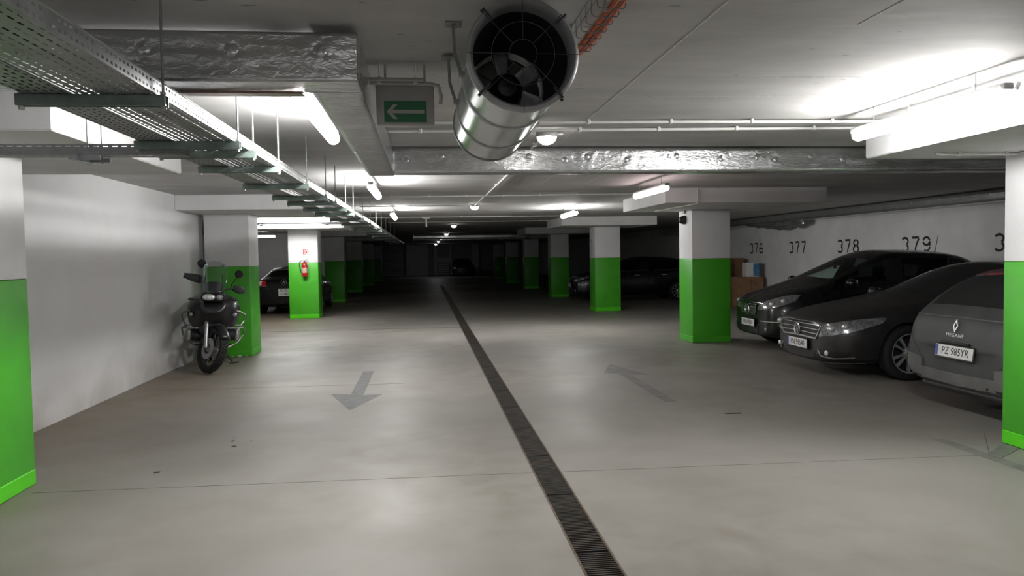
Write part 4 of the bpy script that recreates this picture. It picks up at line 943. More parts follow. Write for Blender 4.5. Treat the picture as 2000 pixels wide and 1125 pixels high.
def sedan():
    car = thing('sedan_car', 'charcoal sedan with wide chrome grille and alloy wheels', 'car', (4.85, 9.55, 0), group='cars parked on the right')
    W = 0.927
    res, bvh = shell(CC, standard_glassmap((4, 5), (6,), (7,), (8,)), [(u, s*W) for u in (0.96, 3.66) for s in (-1, 1)], 0.335)
    assemble(car, res, m_paint_char, {1: g_dust})
    wheels4(car, 0.96, 3.66, W, 0.335, 10, 'twin')
    seats(car, ((1.95, 0.38), (1.95, -0.38), (2.9, 0.38), (2.9, -0.38)), 0.42, 0.95)
    MB().rbox((1.45, -0.7, 0.75), (1.85, 0.7, 0.9), 0.05, 3).build('dashboard', m_seat, car)
    gp = patch(bvh, [(0, -0.50, 0.655), (0, 0, 0.675), (0, 0.50, 0.655)], [(0, -0.42, 0.485), (0, 0, 0.47), (0, 0.42, 0.485)], lambda t: (1, 0.5-t, 0), 0.010, 20, 5, 0.03).build('grille', m_black, car)
    for z, hw, wd in ((0.66, 0.495, 0.013), (0.605, 0.475, 0.012), (0.552, 0.45, 0.012), (0.495, 0.42, 0.020)):
        line(bvh, [(0.02, -hw, z), (0, 0, z+0.012), (0.02, hw, z)], lambda t: (1, 0.5-t, 0), wd, 0.019, 22).build('chrome_bar', m_chrome, gp)
    for s in (-1, 1): line(bvh, [(0.04, s*0.52, 0.655), (0.03, s*0.42, 0.49)], (1, -s*0.4, 0), 0.018, 0.018, 8, (0, 1, 0)).build('chrome_bar', m_chrome, gp)
    c = cast(bvh, (0, 0, 0.585), (1, 0, 0), 0.032); fm = front_frame(c.x, c.z)
    em = MB().lathe([(0.064, 0.0), (0.072, 0.007), (0.080, 0.0), (0.072, -0.007)], 32, fm, closed=True)
    def stroke(a, b, w=0.013):
        a = Vector((*a, 0)); b = Vector((*b, 0)); d = (b-a).normalized(); n = Vector((-d.y, d.x, 0))*w/2
        em.prism([((a+n).x, (a+n).y), ((a-n).x, (a-n).y), ((b-n).x, (b-n).y), ((b+n).x, (b+n).y)], 0.007, fm)
    for s in (-1, 1):
        stroke((s*0.030, 0.060), (0, 0.010)); stroke((s*0.056, 0.036), (s*0.026, -0.052)); stroke((s*0.026, -0.052), (0, 0.002))
    em.build('emblem', m_chrome, car)
    for s in (-1, 1):
        d = lambda t, s=s: (1-0.5*t, -s*(0.2+0.75*t), -0.06)
        hl = patch(bvh, [(0.06, s*0.535, 0.672), (0.14, s*0.70, 0.715), (0.34, s*0.83, 0.755), (0.66, s*0.90, 0.775)], [(0.05, s*0.47, 0.515), (0.10, s*0.66, 0.545), (0.26, s*0.82, 0.60), (0.60, s*0.92, 0.71)], d, 0.006, 20, 6).build('headlamp', m_lens, car)
        for (u, v, z, r) in ((0.12, 0.64, 0.635, 0.052), (0.22, 0.755, 0.665, 0.050)):
            c = cast(bvh, (u, s*v, z), (0.7, -s*0.6, 0), 0.0); MB().ball(c, (r, r, r*0.75), None, 16, 10).build('reflector', m_bulb, hl)
        line(bvh, [(0.05, s*0.50, 0.535), (0.10, s*0.66, 0.562), (0.26, s*0.82, 0.615)], d, 0.020, 0.012, 18).build('daylight_strip', m_lens, hl)
        patch(bvh, [(0.04, s*0.46, 0.365), (0.12, s*0.72, 0.37), (0.24, s*0.82, 0.36)], [(0.05, s*0.52, 0.285), (0.12, s*0.72, 0.275), (0.24, s*0.80, 0.285)], (1, -s*0.5, 0), 0.003, 12, 3).build('bumper_vent', m_black, car)
        c = cast(bvh, (0.06, s*0.61, 0.33), (1, -s*0.4, 0), 0.004); MB().ball(c, (0.02, 0.040, 0.036)).build('fog_lamp', m_bulb, car)
        line(bvh, [(0.04, s*0.455, 0.365), (0.05, s*0.515, 0.285), (0.12, s*0.70, 0.275), (0.26, s*0.83, 0.295)], (1, -s*0.5, 0), 0.016, 0.012, 22).build('chrome_trim', m_chrome, car)
        line(bvh, [(0.12, s*0.50, 0.215), (0.30, s*0.86, 0.22)], (1, -s*0.5, 0), 0.014, 0.010, 14).build('lip_trim', m_galv, car)
        line(bvh, [(0.12, s*0.52, 0.72), (0.5, s*0.69, 0.83), (1.3, s*0.80, 0.96)], (0, 0, -1), 0.006, 0.0012, 22, (0, 1, 0)).build('bonnet_seam', m_cladding, car, smooth=False)
        line(bvh, [(0.55, s*0.93, 0.70), (2.5, s*0.95, 0.775), (4.3, s*0.93, 0.80)], (0, -s, 0), 0.008, 0.002, 24).build('body_crease', m_paint_char, car)
        patch(bvh, [(4.45, s*0.88, 0.93), (4.70, s*0.72, 0.93)], [(4.5, s*0.88, 0.76), (4.75, s*0.68, 0.76)], (-1, -s*0.8, 0), 0.006, 8, 4).build('tail_lamp', m_redlens, car)
    patch(bvh, [(0, -0.40, 0.34), (0, 0.40, 0.34)], [(0, -0.38, 0.25), (0, 0.38, 0.25)], (1, 0, 0), 0.003, 10, 3).build('lower_grille', m_black, car)
    c = cast(bvh, (0, 0, 0.40), (1, 0, 0), 0.02); plate(car, front_frame(c.x-0.008, 0.405), 'PN 59540')
    door_lines(car, bvh, 0.95, ((1.45, 0.0), (2.48, 0.06), (3.52, -0.05)), 0.26, 0.92, 0.80, (2.2, 3.2), m_paint_char)
    mirror_part(car, bvh, 1.62, 0.85, 0.965, m_paint_char)
sedan()

# ---- grey estate, rear towards the aisle
def estate():
    L = 4.5
    car = thing('estate_car', 'dusty grey estate car seen from behind, half hidden by the right pillar', 'car', (5.01+L, 6.76, 0), (0, 0, PI), group='cars parked on the right')
    W = 0.888
    st = [(0.00, 0.00, 0.58, 0.22, 0.50, 0.64, 0.54, 0.68, 0.46, 0.70, 0.03), (0.10, 0.10, 0.74, 0.18, 0.56, 0.70, 0.69, 0.74, 0.58, 0.77, 0.03),
          (0.34, 0.34, 0.85, 0.17, 0.64, 0.80, 0.78, 0.84, 0.68, 0.87, 0.08), (0.88, 0.88, 0.885, 0.17, 0.71, 0.89, 0.83, 0.93, 0.74, 0.97, 0.10),
          (1.22, 1.25, 0.888, 0.17, 0.73, 0.95, 0.83, 0.98, 0.76, 1.03, 0.15), (1.60, 2.05, 0.888, 0.17, 0.74, 0.965, 0.83, 1.36, 0.61, 1.44, 0.12),
          (2.20, 2.32, 0.888, 0.17, 0.75, 0.98, 0.83, 1.41, 0.60, 1.49, 0.04), (2.30, 2.40, 0.888, 0.17, 0.75, 0.98, 0.83, 1.415, 0.60, 1.495, 0.03),
          (3.10, 3.15, 0.888, 0.17, 0.76, 0.99, 0.83, 1.40, 0.60, 1.485, 0), (3.85, 3.96, 0.88, 0.18, 0.76, 0.99, 0.82, 1.35, 0.585, 1.43, -0.05),
          (4.26, 4.36, 0.87, 0.22, 0.74, 0.955, 0.82, 0.985, 0.74, 1.00, -0.07), (4.40, 4.44, 0.84, 0.26, 0.66, 0.83, 0.81, 0.86, 0.74, 0.875, -0.05),
          (4.45, 4.47, 0.79, 0.28, 0.55, 0.68, 0.76, 0.71, 0.70, 0.725, -0.04), (4.50, 4.50, 0.71, 0.30, 0.47, 0.56, 0.68, 0.60, 0.64, 0.62, -0.02)]
    res, bvh = shell(st, standard_glassmap((4, 5), (6,), (7,), (8,)), [(u, s*W) for u in (0.86, 3.55) for s in (-1, 1)], 0.315)
    assemble(car, res, m_paint_grey, {2: g_dust})
    wheels4(car, 0.86, 3.55, W, 0.315, 7)
    seats(car, ((1.8, 0.38), (1.8, -0.38), (2.7, 0.38), (2.7, -0.38)), 0.5, 1.05)
    # pale bumper, notched around the number plate recess
    B = (-1, 0, 0)
    patch(bvh, [(4.4, -0.87, 0.545), (4.47, -0.62, 0.52), (4.49, -0.5, 0.50)], [(4.4, -0.85, 0.24), (4.45, -0.6, 0.24), (4.47, -0.5, 0.24)], lambda t: (-1, 0.9*(1-t), 0), 0.022, 12, 6, 0.03).build('bumper', m_bumper_grey, car)
    patch(bvh, [(4.49, -0.51, 0.415), (4.5, 0, 0.405), (4.49, 0.51, 0.415)], [(4.47, -0.51, 0.24), (4.48, 0, 0.23), (4.47, 0.51, 0.24)], B, 0.022, 16, 5, 0.03).build('bumper', m_bumper_grey, car)
    patch(bvh, [(4.4, 0.87, 0.545), (4.47, 0.62, 0.52), (4.49, 0.5, 0.50)], [(4.4, 0.85, 0.24), (4.45, 0.6, 0.24), (4.47, 0.5, 0.24)], lambda t: (-1, -0.9*(1-t), 0), 0.022, 12, 6, 0.03).build('bumper', m_bumper_grey, car)
    line(bvh, [(4.3, -0.82, 0.925), (4.42, 0, 0.935), (4.3, 0.82, 0.925)], B, 0.010, 0.008, 24).build('tailgate_edge', m_bumper_grey, car)
    for s in (-1, 1):
        line(bvh, [(4.33, s*0.74, 0.90), (4.46, s*0.70, 0.70), (4.48, s*0.55, 0.52), (4.49, s*0.50, 0.42)], (-1, -s*0.2, 0), 0.007, 0.0015, 24, (0, 1, 0)).build('tailgate_seam', m_cladding, car, smooth=False)
        patch(bvh, [(4.25, s*0.86, 0.95), (4.36, s*0.77, 0.93)], [(4.40, s*0.86, 0.58), (4.46, s*0.77, 0.60)], (-1, -s*0.9, 0), 0.005, 8, 8).build('tail_lamp', mat('dusty_tail_lens', (0.10, 0.045, 0.042), 0.4, var=0.3, scale=12, coat=0.3), car)
    patch(bvh, [(3.98, -0.26, 1.425), (3.98, 0.26, 1.425)], [(4.02, -0.28, 1.39), (4.02, 0.28, 1.39)], (-0.6, 0, -0.8), 0.006, 10, 2).build('brake_light', m_redlens, car)
    patch(bvh, [(3.84, -0.46, 1.5), (3.86, 0, 1.5), (3.84, 0.46, 1.5)], [(3.97, -0.48, 1.45), (4.0, 0, 1.45), (3.97, 0.48, 1.45)], (-0.3, 0, -1), 0.010, 16, 3).build('roof_spoiler', mat('dusty_red_roof_lip', (0.11, 0.045, 0.05), 0.5, var=0.3, scale=9), car)
    MB().tube([(4.375, 0.02, 0.955), (4.30, -0.02, 1.03), (4.24, -0.30, 1.10)], 0.008, 6).tube([(4.34, -0.52, 0.985), (4.245, -0.05, 1.105)], 0.007, 6).ball((4.38, 0.02, 0.955), 0.03).build('rear_wiper', m_black, car)
    c = cast(bvh, (4.5, -0.02, 0.855), B, 0.008); fm = rear_frame(c.x, c.z, c.y, 12)
    dm = MB()
    for s in (-1, 1): dm.prism([(0, 0.055*1.2), (s*0.034, 0), (s*0.020, 0), (0, 0.036)][::s], 0.008, fm).prism([(0, -0.055*1.2), (s*0.034, 0), (s*0.020, 0), (0, -0.036)][::-s], 0.008, fm)
    dm.build('emblem', m_alloy, car)
    c = cast(bvh, (4.5, -0.02, 0.765), B, 0.006); text_mb('MEGANE', 0.050, 1.1, 0.002, rear_frame(c.x, c.z, c.y, 8), 1.2).build('lettering', m_alloy, car, smooth=False)
    c = cast(bvh, (4.5, 0, 0.69), B, 0.012); MB().rbox((c.x-0.02, -0.20, 0.682), (c.x+0.006, 0.20, 0.706), 0.006, 2).build('tailgate_handle', m_cladding, car)
    c = cast(bvh, (4.5, 0, 0.60), B, 0.016); plate(car, rear_frame(c.x+0.012, 0.61, 0, 8), 'PZ 985YR')
    MB().rbox((4.35, -0.60, 0.20), (4.44, 0.60, 0.26), 0.02, 2).build('rear_valance', m_cladding, car)
    c = cast(bvh, (4.5, 0.42, 0.33), B, 0.024); MB().ball(c, (0.006, 0.014, 0.014), None, 10, 6).build('parking_sensor', m_black, car)
    c = cast(bvh, (4.5, 0.62, 0.33), B, 0.024); MB().ball(c, (0.006, 0.014, 0.014), None, 10, 6).build('parking_sensor', m_black, car)
    door_lines(car, bvh, 0.9, ((1.25, 0.0), (2.25, 0.05), (3.12, 0.0)), 0.26, 0.95, 0.82, (1.95, 2.85), m_paint_grey)
    mirror_part(car, bvh, 1.40, 0.83, 0.98, m_paint_grey)
estate()

# ---- dark saloon on the left, seen from behind; dark car beyond the bright pillar; car at the far end
def stretch_st(st, k, kz): return [(a*k, b*k, c, d, e*kz, f*kz, g, h*kz, i, j*kz, q) for (a, b, c, d, e, f, g, h, i, j, q) in st]
def dark_saloon():
    L = 4.78*0.92
    car = thing('saloon_car', 'black saloon with red tail lamp between motorcycle pillar and extinguisher pillar', 'car', (-4.02, 22.5+L, 0), (0, 0, -PI/2))
    W = 0.927; st = stretch_st(CC, 0.92, 0.98)
    res, bvh = shell(st, standard_glassmap((4, 5), (6,), (7,), (8,)), [(u, s*W) for u in (0.86, 3.34) for s in (-1, 1)], 0.32)
    assemble(car, res, m_paint_black, {})
    wheels4(car, 0.86, 3.34, W, 0.32, 5)
    B = (-1, 0, 0)
    for s in (-1, 1):
        tl = patch(bvh, [(L-0.2, s*0.86, 0.97), (L-0.05, s*0.50, 0.97)], [(L-0.2, s*0.86, 0.83), (L-0.05, s*0.50, 0.83)], lambda t, s=s: (-1, -s*0.9*(1-t), 0), 0.008, 10, 3).build('tail_lamp', m_redlens, car)
        patch(bvh, [(L-0.1, s*0.73, 0.965), (L-0.08, s*0.62, 0.965)], [(L-0.1, s*0.73, 0.85), (L-0.08, s*0.62, 0.85)], (-1, -s*0.3, 0), 0.012, 4, 2).build('reverse_lamp', m_whitelens, tl)
        line(bvh, [(L-0.05, s*0.85, 0.825), (L, s*0.48, 0.825)], (-1, -s*0.4, 0), 0.012, 0.012, 10).build('chrome_trim', m_chrome, tl)
    line(bvh, [(L, 0.06, 0.895), (L, 0.42, 0.895)], B, 0.022, 0.012, 10).build('boot_handle', m_chrome, car)
    c = cast(bvh, (L, 0.0, 0.93), B, 0.010); fm = rear_frame(c.x, c.z, c.y)
    em = MB().lathe([(0.062, 0.0), (0.072, 0.007), (0.082, 0.0), (0.072, -0.007)], 28, fm, closed=True)
    em.prism([(0, 0.05), (0.04, -0.04), (0.02, -0.04), (0, 0.01), (-0.02, -0.04), (-0.04, -0.04)], 0.006, fm); em.build('emblem', m_chrome, car)
    c = cast(bvh, (L, 0, 0.62), B, 0.015); plate(car, rear_frame(c.x, 0.64), 'PZ 2K', 'U1740')
    line(bvh, [(L, -0.8, 0.76), (L, 0.8, 0.76)], lambda t: (-1, 0.7-1.4*t, 0), 0.010, 0.006, 18).build('bumper_seam', m_cladding, car)
    line(bvh, [(3.3, -0.55, 1.30), (3.3, 0.55, 1.30)], (0, 0, -1), 0.02, 0.006, 10, (1, 0, 0)).build('roof_trim', m_alloy, car)
dark_saloon()
def dark_hatch():
    car = thing('hatchback_car', 'very dark car partly hidden behind the bright right pillar', 'car', (4.92, 25.85, 0))
    st = [(0.0, 0.0, 0.58, 0.24, 0.52, 0.68, 0.55, 0.73, 0.47, 0.76, 0.03), (0.08, 0.08, 0.72, 0.20, 0.57, 0.74, 0.68, 0.79, 0.58, 0.82, 0.04), (0.30, 0.30, 0.84, 0.19, 0.64, 0.82, 0.78, 0.86, 0.67, 0.90, 0.07),
          (0.85, 0.85, 0.89, 0.19, 0.72, 0.91, 0.83, 0.95, 0.74, 1.0, 0.1), (1.2, 1.24, 0.895, 0.19, 0.74, 0.97, 0.83, 1.0, 0.76, 1.06, 0.16), (1.6, 2.05, 0.895, 0.19, 0.76, 0.985, 0.83, 1.36, 0.62, 1.44, 0.13),
          (2.25, 2.36, 0.895, 0.19, 0.77, 1.0, 0.83, 1.41, 0.61, 1.48, 0.05), (2.35, 2.44, 0.895, 0.19, 0.77, 1.0, 0.83, 1.41, 0.61, 1.485, 0.04), (3.2, 3.2, 0.895, 0.19, 0.79, 1.04, 0.83, 1.395, 0.60, 1.475, 0),
          (3.9, 3.85, 0.88, 0.2, 0.79, 1.06, 0.81, 1.33, 0.57, 1.40, -0.06), (4.2, 4.24, 0.86, 0.24, 0.77, 1.0, 0.80, 1.03, 0.69, 1.05, -0.06), (4.32, 4.33, 0.83, 0.27, 0.66, 0.86, 0.78, 0.89, 0.66, 0.91, -0.04), (4.38, 4.38, 0.75, 0.32, 0.55, 0.66, 0.70, 0.70, 0.6, 0.72, -0.02)]
    W = 0.895
    res, bvh = shell(st, standard_glassmap((4, 5), (6,), (7,), (8,)), [(u, s*W) for u in (0.86, 3.52) for s in (-1, 1)], 0.325)
    assemble(car, res, m_paint_black, {})
    wheels4(car, 0.86, 3.52, W, 0.325, 10)
    for s in (-1, 1):
        d = lambda t, s=s: (1-0.45*t, -s*(0.15+0.75*t), -0.1)
        hl = patch(bvh, [(0.05, s*0.42, 0.68), (0.2, s*0.66, 0.79), (0.5, s*0.80, 0.87)], [(0.05, s*0.44, 0.63), (0.14, s*0.66, 0.69), (0.42, s*0.82, 0.80)], d, 0.006, 14, 4).build('headlamp', m_lens, car)
        for (u, v, z) in ((0.14, 0.58, 0.71), (0.30, 0.73, 0.78)):
            c = cast(bvh, (u, s*v, z), (0.7, -s*0.5, -0.15), 0.0); MB().ball(c, 0.05, None, 12, 8).build('reflector', m_bulb, hl)
        line(bvh, [(0.03, s*0.45, 0.56), (0.07, s*0.62, 0.60), (0.05, s*0.60, 0.45)], (1, -s*0.4, 0), 0.03, 0.012, 14).build('bumper_trim', m_chrome, car)
        c = cast(bvh, (0.06, s*0.62, 0.38), (1, -s*0.3, 0), 0.004); MB().ball(c, (0.03, 0.045, 0.045)).build('fog_lamp', m_lens, car)
        line(bvh, [(1.2, s*0.9, 0.985), (3.6, s*0.9, 1.05)], (0, -s, 0), 0.012, 0.008, 20).build('waist_trim', m_chrome, car)
    c = cast(bvh, (0, 0, 0.55), (1, 0, 0), 0.02); plate(car, front_frame(c.x-0.008, 0.555), 'PO 4TR86')
    door_lines(car, bvh, 0.92, ((1.25, 0), (2.3, 0.04), (3.2, 0)), 0.26, 0.97, 0.86, (2.0, 2.95))
    mirror_part(car, bvh, 1.38, 0.84, 1.0, m_paint_black)
dark_hatch()
def end_car():
    car = thing('hatchback_car', 'barely visible black car parked by the far end wall', 'car', (2.95, 59.5, 0), (0, 0, PI/2))
    res, bvh = shell(CC, standard_glassmap((4, 5), (6,), (7,), (8,)), [(u, s*0.927) for u in (0.93, 3.64) for s in (-1, 1)], 0.335)
    assemble(car, res, m_paint_black, {})
    for u in (0.93, 3.64):
        for s in (-1, 1): wheel(car, u, s*0.915, 0.335, 5)
    for s in (-1, 1): patch(bvh, [(0.06, s*0.535, 0.672), (0.34, s*0.83, 0.755)], [(0.05, s*0.47, 0.56), (0.26, s*0.82, 0.60)], (1, -s*0.4, 0), 0.006, 8, 3).build('headlamp', m_lens, car)
end_car()
# ------------------------------------------------------------------ motorcycle
m_moto = mat('satin_black_fairing', (0.014, 0.014, 0.016), 0.38, 0.1, var=0.3, scale=9, coat=0.2, rvar=0.08)
m_engine = mat('cast_engine_grey', (0.07, 0.07, 0.074), 0.5, 0.6, var=0.3, scale=16, bump=0.15, bscale=60)
m_silver = mat('satin_silver', (0.42, 0.42, 0.43), 0.38, 0.8, var=0.15, scale=14)
g_screen = glass('clear_acrylic', (0.86, 0.88, 0.88))
def motorcycle():
    b = thing('motorcycle', 'black adventure motorcycle leaning on its side stand by the left wall', 'motorcycle', (-3.03, 11.2, 0.0), (0, R(-3), PI+R(13)))
    ax = Vector((0, -math.sin(R(26)), math.cos(R(26)))); S0 = Vector((0, -0.30, 0.92))
    MS = Matrix.Translation(S0) @ Matrix.Rotation(R(33), 4, ax) @ Matrix.Translation(-S0)
    MS = Matrix.Translation((0, 0, 0.012)) @ MS
    r = 0.325
    def two_wheel(y, st, name, wd, bars):
        q = Matrix(((0, 0, 1, 0), (1, 0, 0, y), (0, 1, 0, r), (0, 0, 0, 1)))      # lathe axis -> x
        q = (MS @ q) if st else q
        w = MB().lathe([(r*0.74, -0.030), (r*0.77, -0.034), (r*0.75, 0), (r*0.77, 0.034), (r*0.74, 0.030), (r*0.71, 0)], 40, q, closed=True).build(name, m_dark, b)
        prof = [(r*0.76, -wd*0.38), (r*0.86, -wd*0.5), (r*0.94, -wd*0.46), (r*0.985, -wd*0.28), (r, 0), (r*0.985, wd*0.28), (r*0.94, wd*0.46), (r*0.86, wd*0.5), (r*0.76, wd*0.38)]
        MB().lathe(prof, 48, q, closed=True).build('tyre', m_rubber, w, angle=60)
        tr = MB()
        for i in range(36):
            a = 2*PI*i/36
            for s in (-1, 1):
                c = Vector(((r-0.002)*math.cos(a+0.04*s), (r-0.002)*math.sin(a+0.04*s), s*wd*0.17)); tr.cbox(q @ c, (0.030, 0.028, 0.008) if False else (0.028, 0.02, 0.02), (q.to_3x3() @ Matrix.Rotation(a, 3, 'Z')))
        tr.build('tread_block', m_rubber, w, smooth=False)['kind'] = 'stuff'
        MB().cyl(q @ Vector((0, 0, -0.07)), q @ Vector((0, 0, 0.07)), 0.035, n=16).build('hub', m_silver, w)
        sp = MB()
        for i in range(20):
            a = 2*PI*i/20; s = 1 if i % 2 else -1
            sp.cyl(q @ Vector((0.034*math.cos(a+s*0.9), 0.034*math.sin(a+s*0.9), s*0.045)), q @ Vector((r*0.73*math.cos(a), r*0.73*math.sin(a), s*0.012)), 0.0026, n=5)
        sp.build('spokes', m_silver, w)
        for s in ((-1, 1) if st else (1,)):
            MB().lathe([(0.075, s*0.072), (0.150, s*0.072), (0.150, s*0.077), (0.075, s*0.077)], 32, q, closed=True).build('brake_disc', m_silver, w)
    two_wheel(0, True, 'front_wheel', 0.115, 2)
    two_wheel(-1.49, False, 'rear_wheel', 0.15, 1)
    def S(p): return MS @ Vector(p)
    for s in (-1, 1):
        MB().cyl(S((s*0.105, 0, r)), S((s*0.105, -0.17, 0.68)), 0.030, 0.028, n=16).build('fork_slider', m_silver, b)
        MB().cyl(S((s*0.105, -0.16, 0.66)), S((s*0.105, -0.36, 1.07)), 0.021, n=14).build('fork_tube', m_engine, b)
        MB().rbox((-0.028, -0.045, -0.03), (0.028, 0.045, 0.06), 0.012, 2).xf(MS @ Matrix.Translation((s*0.085, -0.115, 0.40))).build('brake_caliper', m_engine, b)
    # mudguard
    mg = MB(); n = 16
    for i in range(n+1):
        a = R(35+118*i/n); rr = r+0.035
        for j in range(7):
            x = (j/6-0.5)*0.15; dr = -0.035*(abs(j/6-0.5)*2)**2.5
            mg.v.append(tuple(S((x, (rr+dr)*math.cos(a), r+(rr+dr)*math.sin(a)))))
    for i in range(n):
        for j in range(6): k = i*7+j; mg.f.append((k, k+1, k+8, k+7))
    o = mg.build('front_mudguard', m_moto, b); sm = o.modifiers.new('t', 'SOLIDIFY'); sm.thickness = 0.006
    # loft helper: closed sections along y
    def loft(secs, name, m, n=20, e=2.6):
        vs = []; fs = []
        for (y, cx, cz, hx, hz, sh) in secs:
            for k in range(n):
                a = 2*PI*k/n; c, s_ = math.cos(a), math.sin(a)
                vs.append((cx+hx*math.copysign(abs(c)**(2/e), c)*(1+sh*s_), y, cz+hz*math.copysign(abs(s_)**(2/e), s_)))
        for i in range(len(secs)-1):
            for k in range(n): fs.append((i*n+k, i*n+(k+1) % n, (i+1)*n+(k+1) % n, (i+1)*n+k))
        fs += [tuple(range(n-1, -1, -1)), tuple(range((len(secs)-1)*n, len(secs)*n))]
        return MB().add(vs, fs).build(name, m, b, angle=50)
    loft([(0.30, 0, 0.885, 0.045, 0.014, 0), (0.22, 0, 0.895, 0.11, 0.030, 0), (0.05, 0, 0.925, 0.165, 0.065, 0), (-0.12, 0, 0.95, 0.19, 0.10, 0), (-0.25, 0, 0.95, 0.20, 0.12, 0)], 'beak', m_moto)
    loft([(-0.06, 0, 0.92, 0.20, 0.10, 0.1), (-0.15, 0, 0.84, 0.30, 0.22, 0.12), (-0.30, 0, 0.83, 0.355, 0.28, 0.08), (-0.45, 0, 0.88, 0.32, 0.24, 0.1), (-0.70, 0, 0.92, 0.20, 0.15, 0)], 'tank_fairing', m_moto)
    loft([(-0.12, 0, 0.66, 0.10, 0.12, 0), (-0.16, 0, 0.66, 0.19, 0.16, 0), (-0.22, 0, 0.66, 0.20, 0.17, 0)], 'oil_cooler', m_black)
    loft([(-0.26, 0, 0.50, 0.11, 0.14, 0), (-0.34, 0, 0.50, 0.16, 0.20, 0), (-0.70, 0, 0.50, 0.17, 0.21, 0), (-0.80, 0, 0.50, 0.12, 0.15, 0)], 'engine', m_engine)
    for s in (-1, 1):
        mb = MB().cyl((s*0.15, -0.46, 0.49), (s*0.30, -0.46, 0.51), 0.085, n=20)
        for k in range(5): mb.cyl((s*(0.18+k*0.026), -0.46, 0.495), (s*(0.186+k*0.026), -0.46, 0.495), 0.105, n=20)
        mb.build('cylinder', m_engine, b)
        MB().rbox((min(s*0.29, s*0.36), -0.55, 0.42), (max(s*0.29, s*0.36), -0.37, 0.60), 0.03, 3).build('cylinder_head', m_silver, b)
        # crash bars: lower loop round the cylinder, upper loop by the tank
        MB().tube([(s*0.10, -0.24, 0.66), (s*0.24, -0.28, 0.665), (s*0.37, -0.34, 0.655), (s*0.425, -0.42, 0.60), (s*0.415, -0.50, 0.50), (s*0.33, -0.48, 0.39), (s*0.18, -0.40, 0.31), (s*0.08, -0.36, 0.30)], 0.0125, 10).build('crash_bar', m_galvdark if s > 0 else m_silver, b)
        MB().tube([(s*0.16, -0.14, 0.86), (s*0.27, -0.16, 0.885), (s*0.36, -0.24, 0.86), (s*0.43, -0.38, 0.81), (s*0.42, -0.44, 0.72), (s*0.36, -0.40, 0.63)], 0.011, 10).build('crash_bar', m_galvdark if s > 0 else m_silver, b)
        f = MB().lathe([(0.0001, 0.0), (0.030, 0.0), (0.038, 0.02), (0.038, 0.06), (0.02, 0.08), (0.0001, 0.085)], 18, frame((s*0.29, -0.115, 0.825), (1, 0, 0), (0, 0, 1)) @ Matrix.Identity(4)).build('fog_lamp', m_black, b)
        MB().ball((s*0.29, -0.112, 0.825), (0.030, 0.012, 0.030)).build('lens', m_lens, f)
        MB().ball((s*0.285, 0.02, 1.045), (0.045, 0.025, 0.022)).tube([(s*0.16, -0.04, 1.03), (s*0.25, 0.01, 1.042)], 0.008, 6).build('indicator', m_dark, b)
        # steering parts
        gr = MB().tube([S((s*0.30, -0.42, 1.235)), S((s*0.46, -0.47, 1.225))], 0.018, 12).build('grip', m_rubber, b)
        MB().tube([S((s*0.33, -0.36, 1.24)), S((s*0.42, -0.37, 1.235)), S((s*0.47, -0.40, 1.23))], 0.006, 6).build('lever', m_dark, b)
        hg = MB(); nn = 10
        for i in range(nn+1):
            t = i/nn; x = s*(0.22+0.27*t); yy = -0.27-0.16*t*t-0.03*(1-t); hh = 0.035+0.030*math.sin(PI*min(1, t*0.9+0.1))
            for j in range(5):
                k = j/4-0.5; hg.v.append(tuple(S((x, yy-0.02*(2*k)**2, 1.245+2*hh*k*0.9))))
        for i in range(nn):
            for j in range(4): k = i*5+j; hg.f.append((k, k+1, k+6, k+5))
        o = hg.build('hand_guard', m_dark, b); sm = o.modifiers.new('t', 'SOLIDIFY'); sm.thickness = 0.008
        mr = MB().lathe([(0.0001, -0.022), (0.05, -0.018), (0.066, 0.0), (0.062, 0.012), (0.0001, 0.012)], 24).xf(Matrix.Translation(S((s*0.30, -0.40, 1.47))) @ (MS.to_3x3() @ Matrix.Rotation(R(90), 3, 'X')).to_4x4() @ Matrix.Diagonal((1.05, 0.9, 1, 1))).build('mirror', m_black, b)
        MB().tube([S((s*0.235, -0.40, 1.24)), S((s*0.23, -0.40, 1.29)), S((s*0.27, -0.39, 1.41)), S((s*0.30, -0.395, 1.46))], 0.0065, 8).build('mirror_stalk', m_black, mr)
    MB().tube([S((-0.45, -0.47, 1.225)), S((-0.28, -0.41, 1.235)), S((-0.16, -0.36, 1.21)), S((-0.07, -0.33, 1.13)), S((0.07, -0.33, 1.13)), S((0.16, -0.36, 1.21)), S((0.28, -0.41, 1.235)), S((0.45, -0.47, 1.225))], 0.0125, 10).build('handlebar', m_engine, b)
    MB().tube([(-0.40, -0.36, 0.62), (-0.33, -0.20, 0.625), (0.33, -0.20, 0.625), (0.40, -0.36, 0.62)], 0.011, 8).build('front_cross_bar', m_silver, b)
    MB().rbox((-0.13, -0.04, -0.02), (0.13, 0.05, 0.02), 0.012, 2).xf(MS @ Matrix.Translation((0, -0.345, 1.065))).build('top_yoke', m_silver, b)
    # headlamp with twin lenses
    hl = loft([(0.075, 0, 1.075, 0.135, 0.045, 0), (0.05, 0, 1.075, 0.165, 0.068, 0), (-0.06, 0, 1.07, 0.165, 0.075, 0), (-0.14, 0, 1.05, 0.13, 0.06, 0)], 'headlamp', m_black)
    for x, hw, m in ((0.055, 0.085, m_bulb), (-0.085, 0.048, m_lens)):
        MB().ball((x, 0.072, 1.078), (hw, 0.022, 0.048)).build('lens', m, hl)
    MB().tube([(-0.155, 0.05, 1.08), (-0.12, 0.085, 1.135), (0, 0.09, 1.145), (0.12, 0.085, 1.135), (0.155, 0.05, 1.08)], 0.008, 6).build('bezel', m_dark, hl)
    # windscreen, curved sheet
    ws = MB(); nu, nv = 12, 10
